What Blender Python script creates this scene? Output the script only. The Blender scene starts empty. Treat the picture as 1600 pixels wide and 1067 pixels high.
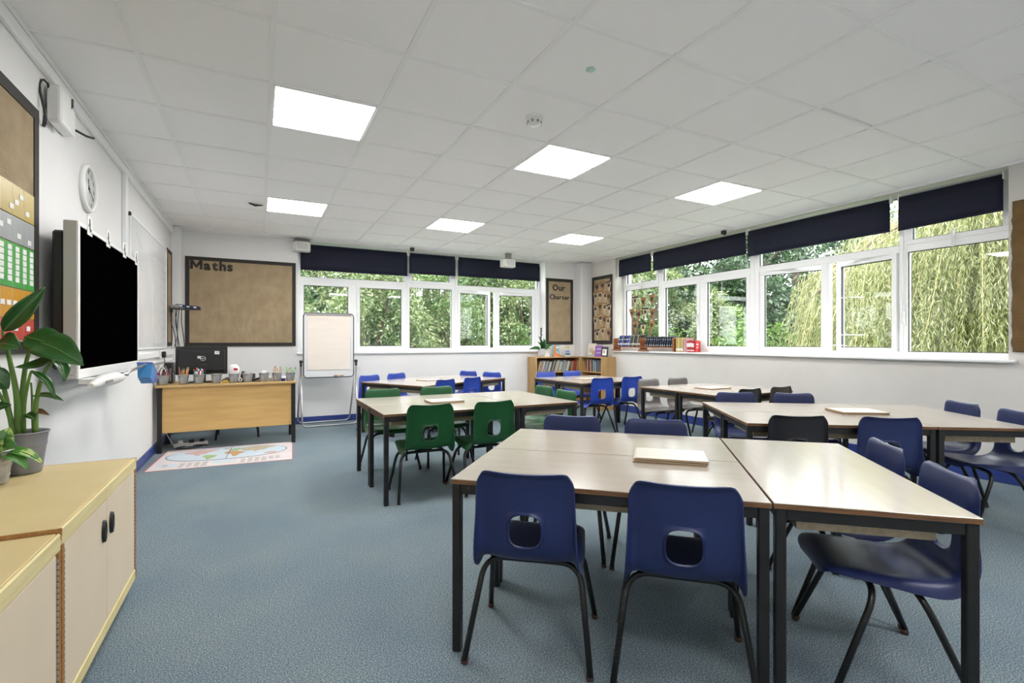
import bpy, bmesh, math, random
import numpy as np
from math import sin, cos, pi, radians, sqrt
from mathutils import Vector, Matrix

random.seed(7)
scene = bpy.context.scene
COL = scene.collection

# ------------------------------------------------------------------ camera
CAM_H = 1.145
YAW = 0.4754
cd = bpy.data.cameras.new('camera')
cam = bpy.data.objects.new('camera', cd)
COL.objects.link(cam)
cam.location = (0, 0, CAM_H)
cam.rotation_euler = (pi / 2, 0, -YAW)
cd.sensor_width = 36.0
cd.lens = 769.83 / 1600 * 36.0
cd.shift_y = 0.0004
cd.clip_start = 0.05
cd.clip_end = 500
scene.camera = cam

# ------------------------------------------------------------------ world: bright even overcast sky
SKY = 4.0
PANEL = 15.5
world = bpy.data.worlds.new('overcast_sky')
scene.world = world
world.use_nodes = True
wn = world.node_tree.nodes
wl = world.node_tree.links
for n in list(wn):
    wn.remove(n)
wo = wn.new('ShaderNodeOutputWorld')
wb = wn.new('ShaderNodeBackground')
wb.inputs['Color'].default_value = (0.96, 0.975, 1.0, 1)
wb.inputs['Strength'].default_value = SKY
wl.new(wb.outputs[0], wo.inputs[0])

sund = bpy.data.lights.new('sun', 'SUN')
sund.energy = 1.6
sund.angle = radians(40)
sund.color = (1, 0.96, 0.9)
sun = bpy.data.objects.new('sun', sund)
COL.objects.link(sun)
sun.rotation_euler = (radians(38), 0, radians(-35))

scene.view_settings.view_transform = 'Standard'
scene.view_settings.look = 'None'
scene.view_settings.exposure = 1.08
scene.view_settings.gamma = 1.0
scene.view_settings.use_curve_mapping = False
scene.cycles.use_denoising = True
scene.cycles.max_bounces = 14
scene.cycles.diffuse_bounces = 8
scene.cycles.transparent_max_bounces = 16

# ------------------------------------------------------------------ materials
MATS = {}


def lin(r, g, b):
    f = lambda c: ((c / 255 + 0.055) / 1.055) ** 2.4 if c / 255 > 0.04045 else c / 255 / 12.92
    return (f(r), f(g), f(b), 1)


def pm(name, col, rough=0.5, col2=None, scale=20.0, detail=4.0, bump=0.0, bscale=None, metal=0.0,
       spec=0.5, stretch=None, ramp=(0.35, 0.65), coat=0.0, emit=0.0):
    """Procedural Principled material: two colours mixed by a noise, an optional fine noise bump."""
    if name in MATS:
        return MATS[name]
    m = bpy.data.materials.new(name)
    m.use_nodes = True
    nt = m.node_tree
    N, L = nt.nodes, nt.links
    b = N['Principled BSDF']
    b.inputs['Base Color'].default_value = col
    b.inputs['Roughness'].default_value = rough
    b.inputs['Metallic'].default_value = metal
    b.inputs['Specular IOR Level'].default_value = spec
    b.inputs['Coat Weight'].default_value = coat
    if emit:
        b.inputs['Emission Color'].default_value = col
        b.inputs['Emission Strength'].default_value = emit
    tc = N.new('ShaderNodeTexCoord')
    vec = tc.outputs['Object']
    if stretch:
        mp = N.new('ShaderNodeMapping')
        mp.inputs['Scale'].default_value = stretch
        L.new(vec, mp.inputs[0])
        vec = mp.outputs[0]
    if col2 is not None:
        no = N.new('ShaderNodeTexNoise')
        no.inputs['Scale'].default_value = scale
        no.inputs['Detail'].default_value = detail
        L.new(vec, no.inputs['Vector'])
        cr = N.new('ShaderNodeValToRGB')
        cr.color_ramp.elements[0].position = ramp[0]
        cr.color_ramp.elements[1].position = ramp[1]
        cr.color_ramp.elements[0].color = col
        cr.color_ramp.elements[1].color = col2
        L.new(no.outputs['Fac'], cr.inputs[0])
        L.new(cr.outputs[0], b.inputs['Base Color'])
        if emit:
            L.new(cr.outputs[0], b.inputs['Emission Color'])
    if bump:
        nb = N.new('ShaderNodeTexNoise')
        nb.inputs['Scale'].default_value = bscale or scale
        nb.inputs['Detail'].default_value = 4
        L.new(vec, nb.inputs['Vector'])
        bp = N.new('ShaderNodeBump')
        bp.inputs['Strength'].default_value = bump
        bp.inputs['Distance'].default_value = 0.01
        L.new(nb.outputs['Fac'], bp.inputs['Height'])
        L.new(bp.outputs[0], b.inputs['Normal'])
    MATS[name] = m
    return m


def g3(v):
    return (v, v, v, 1)


m_wall = pm('wall_paint', (0.765, 0.76, 0.757, 1), 0.75, (0.74, 0.735, 0.732, 1), 1.3, 6, bump=0.06, bscale=90)
m_ceil = pm('ceiling_tile_board', (0.965, 0.955, 0.955, 1), 0.9, (0.935, 0.925, 0.925, 1), 190, 3, bump=0.12, bscale=260)
m_bar = pm('grid_metal', (0.90, 0.90, 0.895, 1), 0.5)
m_upvc = pm('white_upvc', (0.86, 0.865, 0.87, 1), 0.28)
m_seal = pm('window_gasket', (0.03, 0.03, 0.035, 1), 0.6)
m_white = pm('white_plastic', (0.80, 0.80, 0.78, 1), 0.4)
m_black = pm('black_plastic', (0.012, 0.012, 0.013, 1), 0.45)
m_steel = pm('black_painted_steel', (0.006, 0.006, 0.0065, 1), 0.42, (0.012, 0.0115, 0.011, 1), 14, 5)
m_leg = pm('chair_leg_steel', (0.010, 0.010, 0.010, 1), 0.33, (0.10, 0.095, 0.085, 1), 55, 6, ramp=(0.63, 0.80))
m_chrome = pm('bright_metal', (0.55, 0.55, 0.56, 1), 0.28, metal=1.0)
m_zinc = pm('galvanised_zinc', (0.50, 0.51, 0.52, 1), 0.42, (0.36, 0.37, 0.38, 1), 22, 5, metal=0.75)
m_zinc2 = pm('grey_zinc', (0.27, 0.275, 0.31, 1), 0.5, (0.22, 0.225, 0.25, 1), 14, 4, metal=0.35)
m_skirt = pm('blue_gloss_paint', (0.022, 0.042, 0.20, 1), 0.4, (0.03, 0.055, 0.24, 1), 9, 3)
m_blind = pm('navy_blind_cloth', (0.0028, 0.0046, 0.020, 1), 0.8, (0.004, 0.0062, 0.025, 1), 60, 4, bump=0.1, bscale=400)
m_ply = pm('plywood_edge', (0.20, 0.095, 0.035, 1), 0.6, (0.09, 0.04, 0.015, 1), 30, 5, stretch=(0.4, 0.4, 12))
m_tray = pm('plywood_tray', (0.46, 0.37, 0.25, 1), 0.6, (0.38, 0.30, 0.20, 1), 6, 5, stretch=(1, 8, 8))
m_lam = pm('pale_laminate', (0.475, 0.42, 0.362, 1), 0.15, (0.45, 0.395, 0.338, 1), 3.2, 7, stretch=(1.0, 7, 7), spec=0.65)
m_desk = pm('beech_laminate', (0.66, 0.42, 0.155, 1), 0.42, (0.57, 0.345, 0.12, 1), 2.4, 7, stretch=(1.0, 9, 9))
m_desktop = pm('beech_desk_top', (0.55, 0.36, 0.15, 1), 0.4, (0.48, 0.30, 0.12, 1), 3, 6, stretch=(1, 9, 9))
m_cabtop = pm('cabinet_top_laminate', (0.66, 0.53, 0.27, 1), 0.38, (0.62, 0.49, 0.245, 1), 6, 6)
m_cabedge = pm('cabinet_pale_edging', (0.76, 0.65, 0.34, 1), 0.5, (0.68, 0.57, 0.27, 1), 5, 6, stretch=(10, 1, 10))
m_cabdoor = pm('cabinet_cream_board', (0.74, 0.62, 0.46, 1), 0.5, (0.71, 0.59, 0.435, 1), 4, 4)
m_chip = pm('chipboard_edge', (0.40, 0.20, 0.06, 1), 0.8, (0.26, 0.12, 0.035, 1), 90, 5)
m_shelf = pm('bookcase_beech', (0.52, 0.33, 0.14, 1), 0.45, (0.44, 0.265, 0.10, 1), 3, 6, stretch=(6, 6, 1))
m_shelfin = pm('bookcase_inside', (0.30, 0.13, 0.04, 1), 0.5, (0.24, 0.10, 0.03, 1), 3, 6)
m_rack = pm('mahogany_rack', (0.33, 0.12, 0.04, 1), 0.4, (0.24, 0.08, 0.025, 1), 5, 6, stretch=(1, 1, 8))
m_border = pm('black_card_border', (0.016, 0.013, 0.011, 1), 0.7, (0.024, 0.02, 0.016, 1), 40, 3)
m_paper = pm('white_paper', (0.80, 0.79, 0.77, 1), 0.7)
m_cream = pm('flip_pad_paper', (0.80, 0.73, 0.66, 1), 0.75, (0.77, 0.70, 0.63, 1), 3, 3, stretch=(1, 1, 8))
m_board = pm('whiteboard_enamel', (0.76, 0.76, 0.76, 1), 0.22, (0.70, 0.71, 0.72, 1), 2.5, 6)
m_mdf = pm('board_edge_fibre', (0.26, 0.16, 0.07, 1), 0.8)
m_dry = pm('drywipe_surface', (0.78, 0.74, 0.66, 1), 0.25)
m_screen = pm('screen_glass', (0.0006, 0.0006, 0.0006, 1), 0.9, spec=0.0)
m_grey = pm('grey_plastic', (0.28, 0.27, 0.255, 1), 0.45)
m_bezel = pm('screen_case_grey', (0.50, 0.49, 0.465, 1), 0.45)
m_soil = pm('potting_soil', (0.05, 0.022, 0.010, 1), 0.95, (0.10, 0.045, 0.02, 1), 60, 5, bump=0.8, bscale=60)
m_lightbox = pm('panel_diffuser', (1.0, 0.985, 0.97, 1), 0.5, emit=PANEL)


def hessian(name, c1, c2):
    m = pm(name, c1, 0.92, c2, 7, 5, ramp=(0.3, 0.7))
    N, L = m.node_tree.nodes, m.node_tree.links
    b = N['Principled BSDF']
    tc = [n for n in N if n.type == 'TEX_COORD'][0]
    w1 = N.new('ShaderNodeTexWave')
    w1.bands_direction = 'Z'
    w1.inputs['Scale'].default_value = 45
    w1.inputs['Distortion'].default_value = 1.5
    w1.inputs['Detail Scale'].default_value = 3
    w2 = N.new('ShaderNodeTexNoise')
    w2.inputs['Scale'].default_value = 7
    w2.inputs['Detail'].default_value = 8
    w2.inputs['Distortion'].default_value = 1.4
    mp = N.new('ShaderNodeMapping')
    mp.inputs['Scale'].default_value = (1, 1, 0.45)
    ad = N.new('ShaderNodeMath')
    ad.operation = 'MULTIPLY_ADD'
    ad.inputs[1].default_value = 0.12
    bp = N.new('ShaderNodeBump')
    bp.inputs['Strength'].default_value = 0.8
    bp.inputs['Distance'].default_value = 0.03
    L.new(tc.outputs['Object'], w1.inputs['Vector'])
    L.new(tc.outputs['Object'], mp.inputs[0])
    L.new(mp.outputs[0], w2.inputs['Vector'])
    L.new(w1.outputs['Fac'], ad.inputs[0])
    L.new(w2.outputs['Fac'], ad.inputs[2])
    L.new(ad.outputs[0], bp.inputs['Height'])
    L.new(bp.outputs[0], b.inputs['Normal'])
    return m


m_hess = hessian('hessian_cloth', (0.48, 0.37, 0.23, 1), (0.39, 0.29, 0.175, 1))
m_hess2 = hessian('dark_hessian_cloth', (0.24, 0.145, 0.055, 1), (0.17, 0.10, 0.035, 1))


def carpet():
    m = bpy.data.materials.new('blue_grey_carpet')
    m.use_nodes = True
    N, L = m.node_tree.nodes, m.node_tree.links
    b = N['Principled BSDF']
    b.inputs['Roughness'].default_value = 1.0
    b.inputs['Specular IOR Level'].default_value = 0.1
    tc = N.new('ShaderNodeTexCoord')
    n1 = N.new('ShaderNodeTexNoise')
    n1.inputs['Scale'].default_value = 205
    n1.inputs['Detail'].default_value = 6
    n1.inputs['Roughness'].default_value = 0.7
    r1 = N.new('ShaderNodeValToRGB')
    e = r1.color_ramp.elements
    e[0].position, e[0].color = 0.34, (0.024, 0.058, 0.122, 1)
    e[1].position, e[1].color = 0.67, (0.56, 0.59, 0.53, 1)
    mid = e.new(0.5)
    mid.color = (0.155, 0.208, 0.242, 1)
    n2 = N.new('ShaderNodeTexNoise')
    n2.inputs['Scale'].default_value = 1.6
    n2.inputs['Detail'].default_value = 7
    r2 = N.new('ShaderNodeValToRGB')
    r2.color_ramp.elements[0].position, r2.color_ramp.elements[0].color = 0.35, (0.80, 0.84, 0.90, 1)
    r2.color_ramp.elements[1].position, r2.color_ramp.elements[1].color = 0.68, (1.0, 1.0, 0.98, 1)
    mx = N.new('ShaderNodeMix')
    mx.data_type = 'RGBA'
    mx.blend_type = 'MULTIPLY'
    mx.inputs['Factor'].default_value = 1
    # worn brown spots
    n3 = N.new('ShaderNodeTexNoise')
    n3.inputs['Scale'].default_value = 5.5
    n3.inputs['Detail'].default_value = 5
    r3 = N.new('ShaderNodeValToRGB')
    r3.color_ramp.elements[0].position, r3.color_ramp.elements[0].color = 0.69, (0, 0, 0, 1)
    r3.color_ramp.elements[1].position, r3.color_ramp.elements[1].color = 0.78, (0.5, 0.5, 0.5, 1)
    mx2 = N.new('ShaderNodeMix')
    mx2.data_type = 'RGBA'
    mx2.inputs['B'].default_value = (0.17, 0.165, 0.145, 1)
    bp = N.new('ShaderNodeBump')
    bp.inputs['Strength'].default_value = 0.35
    bp.inputs['Distance'].default_value = 0.003
    for n in (n1, n2, n3):
        L.new(tc.outputs['Object'], n.inputs['Vector'])
    L.new(n1.outputs['Fac'], r1.inputs[0])
    L.new(n2.outputs['Fac'], r2.inputs[0])
    L.new(n3.outputs['Fac'], r3.inputs[0])
    L.new(r1.outputs[0], mx.inputs['A'])
    L.new(r2.outputs[0], mx.inputs['B'])
    L.new(mx.outputs['Result'], mx2.inputs['A'])
    L.new(r3.outputs[0], mx2.inputs['Factor'])
    L.new(mx2.outputs['Result'], b.inputs['Base Color'])
    L.new(n1.outputs['Fac'], bp.inputs['Height'])
    L.new(bp.outputs[0], b.inputs['Normal'])
    return m


m_carpet = carpet()


def glass():
    m = bpy.data.materials.new('window_glass')
    m.use_nodes = True
    N, L = m.node_tree.nodes, m.node_tree.links
    N.remove(N['Principled BSDF'])
    out = N['Material Output']
    t = N.new('ShaderNodeBsdfTransparent')
    t.inputs[0].default_value = (0.96, 0.98, 0.97, 1)
    g = N.new('ShaderNodeBsdfGlossy')
    g.inputs['Roughness'].default_value = 0.02
    # Schlick reflectance from the angle between view and normal, the same on both faces of a pane
    ge = N.new('ShaderNodeNewGeometry')
    dt = N.new('ShaderNodeVectorMath'); dt.operation = 'DOT_PRODUCT'
    ab = N.new('ShaderNodeMath'); ab.operation = 'ABSOLUTE'
    on = N.new('ShaderNodeMath'); on.operation = 'SUBTRACT'; on.inputs[0].default_value = 1.0
    pw = N.new('ShaderNodeMath'); pw.operation = 'POWER'; pw.inputs[1].default_value = 5.0
    fr = N.new('ShaderNodeMath'); fr.operation = 'MULTIPLY_ADD'; fr.inputs[1].default_value = 0.9; fr.inputs[2].default_value = 0.04
    L.new(ge.outputs['Incoming'], dt.inputs[0]); L.new(ge.outputs['Normal'], dt.inputs[1])
    L.new(dt.outputs['Value'], ab.inputs[0]); L.new(ab.outputs[0], on.inputs[1])
    L.new(on.outputs[0], pw.inputs[0]); L.new(pw.outputs[0], fr.inputs[0])
    mx = N.new('ShaderNodeMixShader')
    L.new(fr.outputs[0], mx.inputs[0])
    L.new(t.outputs[0], mx.inputs[1])
    L.new(g.outputs[0], mx.inputs[2])
    L.new(mx.outputs[0], out.inputs[0])
    return m


m_glass = glass()


def foliage(name, c1, c2, c3, trans=0.35):
    m = bpy.data.materials.new(name)
    m.use_nodes = True
    N, L = m.node_tree.nodes, m.node_tree.links
    N.remove(N['Principled BSDF'])
    out = N['Material Output']
    ge = N.new('ShaderNodeNewGeometry')
    cr = N.new('ShaderNodeValToRGB')
    e = cr.color_ramp.elements
    e[0].position, e[0].color = 0.0, c1
    e[1].position, e[1].color = 1.0, c3
    k = e.new(0.55)
    k.color = c2
    d = N.new('ShaderNodeBsdfDiffuse')
    t = N.new('ShaderNodeBsdfTranslucent')
    gl = N.new('ShaderNodeBsdfGlossy')
    gl.inputs['Roughness'].default_value = 0.4
    mx = N.new('ShaderNodeMixShader')
    mx.inputs[0].default_value = trans
    mx2 = N.new('ShaderNodeMixShader')
    mx2.inputs[0].default_value = 0.06
    L.new(ge.outputs['Random Per Island'], cr.inputs[0])
    L.new(cr.outputs[0], d.inputs[0])
    L.new(cr.outputs[0], t.inputs[0])
    L.new(d.outputs[0], mx.inputs[1])
    L.new(t.outputs[0], mx.inputs[2])
    L.new(mx.outputs[0], mx2.inputs[1])
    L.new(gl.outputs[0], mx2.inputs[2])
    L.new(mx2.outputs[0], out.inputs[0])
    return m


# ------------------------------------------------------------------ mesh helper
class MB:
    def __init__(self):
        self.v, self.f, self.m, self.s = [], [], [], []

    def add(self, vs, fs, mat=0, smooth=False):
        o = len(self.v)
        self.v += [tuple(p) for p in vs]
        for f in fs:
            self.f.append([i + o for i in f])
            self.m.append(mat)
            self.s.append(smooth)
        return self

    def box(self, x0, x1, y0, y1, z0, z1, mat=0):
        if x0 > x1: x0, x1 = x1, x0
        if y0 > y1: y0, y1 = y1, y0
        if z0 > z1: z0, z1 = z1, z0
        v = [(x, y, z) for z in (z0, z1) for y in (y0, y1) for x in (x0, x1)]
        f = [(0, 2, 3, 1), (4, 5, 7, 6), (0, 1, 5, 4), (2, 6, 7, 3), (0, 4, 6, 2), (1, 3, 7, 5)]
        return self.add(v, f, mat)

    def obox(self, M, sx, sy, sz, mat=0):
        v = [M @ Vector((x * sx / 2, y * sy / 2, z * sz / 2)) for z in (-1, 1) for y in (-1, 1) for x in (-1, 1)]
        f = [(0, 2, 3, 1), (4, 5, 7, 6), (0, 1, 5, 4), (2, 6, 7, 3), (0, 4, 6, 2), (1, 3, 7, 5)]
        return self.add(v, f, mat)

    def tube(self, pts, r, n=8, mat=0, closed=False, caps=True, smooth=True):
        pts = [Vector(p) for p in pts]
        N = len(pts)
        rs = r if isinstance(r, (list, tuple)) else [r] * N
        up = None
        vs = []
        for i, p in enumerate(pts):
            if closed:
                t = pts[(i + 1) % N] - pts[i - 1]
            else:
                t = pts[min(i + 1, N - 1)] - pts[max(i - 1, 0)]
            t.normalize()
            if up is None:
                up = Vector((0, 0, 1)) if abs(t.z) < 0.9 else Vector((1, 0, 0))
            a = up - t * up.dot(t)
            if a.length < 1e-5:
                a = t.orthogonal()
            a.normalize()
            b = t.cross(a)
            up = a
            for k in range(n):
                w = 2 * pi * k / n
                vs.append(p + (a * cos(w) + b * sin(w)) * rs[i])
        fs = []
        for i in range(N if closed else N - 1):
            for k in range(n):
                j = (i + 1) % N
                fs.append((i * n + k, i * n + (k + 1) % n, j * n + (k + 1) % n, j * n + k))
        self.add(vs, fs, mat, smooth)
        if caps and not closed:
            o = len(self.v) - len(vs)
            self.f.append([o + k for k in range(n)][::-1]); self.m.append(mat); self.s.append(False)
            self.f.append([o + (N - 1) * n + k for k in range(n)]); self.m.append(mat); self.s.append(False)
        return self

    def lathe(self, prof, n=24, mat=0, c=(0, 0, 0), smooth=True, cap0=False, cap1=False):
        """prof: (radius, z) pairs; turned about the z axis through c"""
        vs = []
        for (r, z) in prof:
            for k in range(n):
                w = 2 * pi * k / n
                vs.append((c[0] + r * cos(w), c[1] + r * sin(w), c[2] + z))
        fs = []
        for i in range(len(prof) - 1):
            for k in range(n):
                fs.append((i * n + k, i * n + (k + 1) % n, (i + 1) * n + (k + 1) % n, (i + 1) * n + k))
        o = len(self.v)
        self.add(vs, fs, mat, smooth)
        if cap0:
            self.f.append([o + k for k in range(n)][::-1]); self.m.append(mat); self.s.append(False)
        if cap1:
            q = o + (len(prof) - 1) * n
            self.f.append([q + k for k in range(n)]); self.m.append(mat); self.s.append(False)
        return self

    def prism(self, poly, axis, a0, a1, mat=0):
        """extrude a 2-D polygon along an axis ('x': poly is (y,z); 'y': (x,z); 'z': (x,y))"""
        n = len(poly)
        def P(p, a):
            return {'x': (a, p[0], p[1]), 'y': (p[0], a, p[1]), 'z': (p[0], p[1], a)}[axis]
        vs = [P(p, a0) for p in poly] + [P(p, a1) for p in poly]
        fs = [list(range(n))[::-1], [n + i for i in range(n)]]
        fs += [(i, (i + 1) % n, n + (i + 1) % n, n + i) for i in range(n)]
        return self.add(vs, fs, mat)

    def mesh(self, name, mats, bevel=0.0, seg=1):
        me = bpy.data.meshes.new(name)
        me.from_pydata(self.v, [], self.f)
        if not isinstance(mats, (list, tuple)):
            mats = [mats]
        for mt in mats:
            me.materials.append(mt)
        me.polygons.foreach_set('material_index', self.m)
        me.polygons.foreach_set('use_smooth', self.s)
        bm = bmesh.new()
        bm.from_mesh(me)
        bmesh.ops.recalc_face_normals(bm, faces=bm.faces)
        if bevel:
            es = [e for e in bm.edges if len(e.link_faces) == 2 and e.calc_face_angle(0) > 0.6]
            bmesh.ops.bevel(bm, geom=es, offset=bevel, offset_type='OFFSET', segments=seg, profile=0.5,
                            affect='EDGES', clamp_overlap=True)
        bm.to_mesh(me)
        bm.free()
        return me

    def build(self, name, mats, parent=None, loc=(0, 0, 0), rot=(0, 0, 0), bevel=0.0, seg=1):
        return ob(name, self.mesh(name, mats, bevel, seg), parent, loc, rot)


def ob(name, me, parent=None, loc=(0, 0, 0), rot=(0, 0, 0)):
    o = bpy.data.objects.new(name, me)
    COL.objects.link(o)
    o.parent = parent
    o.location = loc
    o.rotation_euler = rot
    return o


def tag(o, label, cat, group=None):
    o['label'] = label
    o['category'] = cat
    if group:
        o['group'] = group
    return o


def thing(name, label, cat, loc=(0, 0, 0), rz=0.0, group=None, rot=None):
    o = bpy.data.objects.new(name, None)
    o.empty_display_size = 0.05
    COL.objects.link(o)
    o.location = loc
    o.rotation_euler = rot or (0, 0, rz)
    return tag(o, label, cat, group)


def struct(o):
    o['kind'] = 'structure'
    return o


def sempty(name, loc=(0, 0, 0)):
    o = bpy.data.objects.new(name, None)
    COL.objects.link(o)
    o.location = loc
    return struct(o)


def dup(root, loc, rz, label, cat=None, group=None):
    r = root.copy()
    COL.objects.link(r)
    r.location = loc
    r.rotation_euler = (0, 0, rz)
    r['label'] = label
    if cat: r['category'] = cat
    if group: r['group'] = group
    for ch in list(root.children):
        c = ch.copy()
        COL.objects.link(c)
        c.parent = r
        for g in list(ch.children):
            d = g.copy()
            COL.objects.link(d)
            d.parent = c
    return r


def bx(name, x0, x1, y0, y1, z0, z1, mat, parent=None, bevel=0.0, **k):
    return MB().box(x0, x1, y0, y1, z0, z1).build(name, mat, parent, bevel=bevel, **k)


def fillet(pts, r, n=5):
    pts = [Vector(p) for p in pts]
    out = [pts[0]]
    for i in range(1, len(pts) - 1):
        a, p, b = pts[i - 1], pts[i], pts[i + 1]
        u, w = (a - p), (b - p)
        d = min(r, u.length * 0.49, w.length * 0.49)
        p0, p1 = p + u.normalized() * d, p + w.normalized() * d
        for k in range(n + 1):
            t = k / n
            out.append(p0 * (1 - t) ** 2 + p * 2 * t * (1 - t) + p1 * t * t)
    out.append(pts[-1])
    return out


def glyphs(text, size, depth, bold=0.0):
    """one mesh per character (flat extruded letters), with its advance; letters stand in the x-y plane"""
    out = []
    x = 0.0
    for ch in text:
        if ch == ' ':
            x += size * 0.35
            continue
        cu = bpy.data.curves.new('glyph', 'FONT')
        cu.body = ch
        cu.size = size
        cu.extrude = depth / 2
        cu.offset = bold
        cu.resolution_u = 3
        tmp = bpy.data.objects.new('glyph', cu)
        me = bpy.data.meshes.new_from_object(tmp)
        xs = [v.co.x for v in me.vertices]
        if not xs:
            continue
        x0, x1 = min(xs), max(xs)
        out.append((ch, me, x - x0, x1 - x0))
        if ch == 'M':      # drawn as a plain bold outline
            w_, h_, s_ = size * .80, (max(v.co.y for v in me.vertices)), size * .165
            P = [(0, 0), (s_, 0), (s_, h_ * .55), (w_ / 2, h_ * .12), (w_ - s_, h_ * .55), (w_ - s_, 0), (w_, 0), (w_, h_), (w_ - s_ * 1.05, h_), (w_ / 2, h_ * .45), (s_ * 1.05, h_), (0, h_)]
            me = MB().prism(P, 'z', -depth / 2, depth / 2).mesh('glyph', m_border)
            out[-1] = (ch, me, x, w_)
            x1 = x0 + w_
        x += (x1 - x0) + size * 0.09
        bpy.data.objects.remove(tmp)
        bpy.data.curves.remove(cu)
    return out, x - size * 0.09


def letters(text, size, depth, mat, parent, origin, rot, bold=0.0, name='letter', align='left'):
    gl, w = glyphs(text, size, depth, bold)
    M = Matrix.Translation(origin) @ rot.to_matrix().to_4x4() if not isinstance(rot, Matrix) else Matrix.Translation(origin) @ rot
    off = -w / 2 if align == 'center' else 0.0
    for ch, me, dx, cw in gl:
        me.name = name
        me.materials.clear()
        me.materials.append(mat)
        me.transform(M @ Matrix.Translation((dx + off, 0, 0)))
        ob(name, me, parent)


R_BACK = Matrix.Rotation(pi / 2, 4, 'X')                                     # letters on the back wall, facing -y
R_LEFT = Matrix.Rotation(pi / 2, 4, 'Z') @ Matrix.Rotation(pi / 2, 4, 'X')   # on the left wall, facing +x
R_RIGHT = Matrix.Rotation(-pi / 2, 4, 'Z') @ Matrix.Rotation(pi / 2, 4, 'X') # on the right wall, facing -x

# ================================================================== ROOM SHELL
XL, XR, YB, YR, ZC = -0.96, 5.38, 7.5, -1.9, 2.576
GX, GY, T = 0.0626, 3.0413, 0.6      # ceiling grid origin and pitch

fl = MB().box(XL - 0.3, XR + 0.3, YR - 0.3, YB + 0.3, -0.15, 0.0).build('floor', m_carpet)
struct(fl)

WF = 7.68    # inner plane of the back window frame
XF = 5.56    # inner plane of the side window frame
w = MB()
w.box(XL - 0.3, XR + 0.35, YB, 7.85, -0.15, 0.975)
w.box(XL - 0.3, 0.49, YB, 7.85, 0.975, 2.95)
w.box(4.525, XR + 0.35, YB, 7.85, 0.975, 2.95)
w.box(0.49, 4.525, YB, 7.85, 2.567, 2.95)
struct(w.build('wall_back', m_wall))
w = MB()
w.box(XR, 5.73, YR - 0.3, YB, -0.15, 0.985)
w.box(XR, 5.73, YR - 0.3, 1.70, 0.985, 2.95)
w.box(XR, 5.73, 6.625, YB, 0.985, 2.95)
w.box(XR, 5.73, 1.70, 6.625, 2.567, 2.95)
m_wall2 = pm('scuffed_wall_paint', (0.665, 0.645, 0.615, 1), 0.75, (0.605, 0.585, 0.55, 1), 1.4, 8, bump=0.06, bscale=90, ramp=(0.42, 0.72))
struct(w.build('wall_right', m_wall2))
struct(bx('wall_left', XL - 0.3, XL, YR - 0.3, YB, -0.15, 2.95, m_wall))
struct(bx('wall_rear', XL, XR, YR - 0.3, YR, -0.15, 2.95, m_wall))

# ceiling: slab, T-bars and lay-in tiles
ceil = struct(bx('ceiling', XL, XR, YR, YB, 2.66, 2.95, m_bar))
xs = [XL] + [GX + T * i for i in range(-1, 9)] + [XR]
ys = [YR] + [GY + T * j for j in range(-8, 8)] + [YB]
bw = 0.012
bar_y = MB().box(-bw, bw, YR, YB, ZC, ZC + 0.03).mesh('grid_bar', m_bar)
for x in xs[1:-1]:
    ob('grid_bar', bar_y, ceil, (x, 0, 0))
for y in ys[1:-1]:
    for a, b in zip(xs[:-1], xs[1:]):
        pass
bar_x = MB().box(XL, XR, -bw, bw, ZC + 0.001, ZC + 0.03).mesh('grid_bar', m_bar)
for y in ys[1:-1]:
    ob('grid_bar', bar_x, ceil, (0, y, 0))
LIGHTS = [(i, j) for j in (-6, 0, 4) for i in (0, 3, 6)]
full = MB().box(-T / 2 + 0.006, T / 2 - 0.006, -T / 2 + 0.006, T / 2 - 0.006, ZC + 0.008, ZC + 0.023).mesh('ceiling_tile', m_ceil, bevel=0.002)
for a in range(len(xs) - 1):
    for b in range(len(ys) - 1):
        i, j = a - 2, b - 9
        if (i, j) in LIGHTS:
            continue
        x0, x1, y0, y1 = xs[a], xs[a + 1], ys[b], ys[b + 1]
        if abs(x1 - x0 - T) < 1e-3 and abs(y1 - y0 - T) < 1e-3:
            t = ob('ceiling_tile', full, ceil, ((x0 + x1) / 2, (y0 + y1) / 2, 0))
            if (i, j) == (5, -3):      # one tile sits a little crooked in its cell
                t.rotation_euler = (0.004, 0.0, 0.0); t.location.z += 0.006
        else:
            MB().box(x0 + 0.004, x1 - 0.004, y0 + 0.004, y1 - 0.004, ZC + 0.008, ZC + 0.023).build('ceiling_tile', m_ceil, ceil)

# skirtings and edge trims
struct(bx('baseboard_back', XL, XR, 7.485, YB, 0, 0.09, m_skirt, bevel=0.004))
struct(bx('baseboard_left', XL, XL + 0.015, YR, 7.485, 0, 0.09, m_skirt, bevel=0.004))
struct(bx('baseboard_right', XR - 0.015, XR, YR, 7.485, 0, 0.11, m_skirt, bevel=0.004))
struct(bx('trim_1', XL, XL + 0.022, YR, YB, ZC - 0.02, ZC + 0.005, m_bar))
struct(bx('trim_2', XL + 0.022, XR, 7.478, YB, ZC - 0.008, ZC + 0.005, m_bar))
struct(bx('trim_3', XR - 0.03, XR, YR, 7.478, ZC - 0.012, ZC + 0.005, m_bar))
struct(bx('trim_4', XL, XL + 0.025, YR, 7.3, 2.485, 2.545, m_upvc, bevel=0.004))          # cable trunking under the ceiling
struct(bx('trim_5', XL, XL + 0.028, 4.87, 4.95, 1.60, 2.485, m_upvc, bevel=0.004))        # its drop behind the screen
struct(bx('trim_6', XL, XL + 0.10, 7.30, YB, 0.09, 2.57, m_wall, bevel=0.004))            # boxed pipe in the far corner
struct(bx('trim_7', 5.14, XR, 7.27, YB, 0.09, 2.57, m_wall, bevel=0.01))                  # boxed column in the window corner
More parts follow.
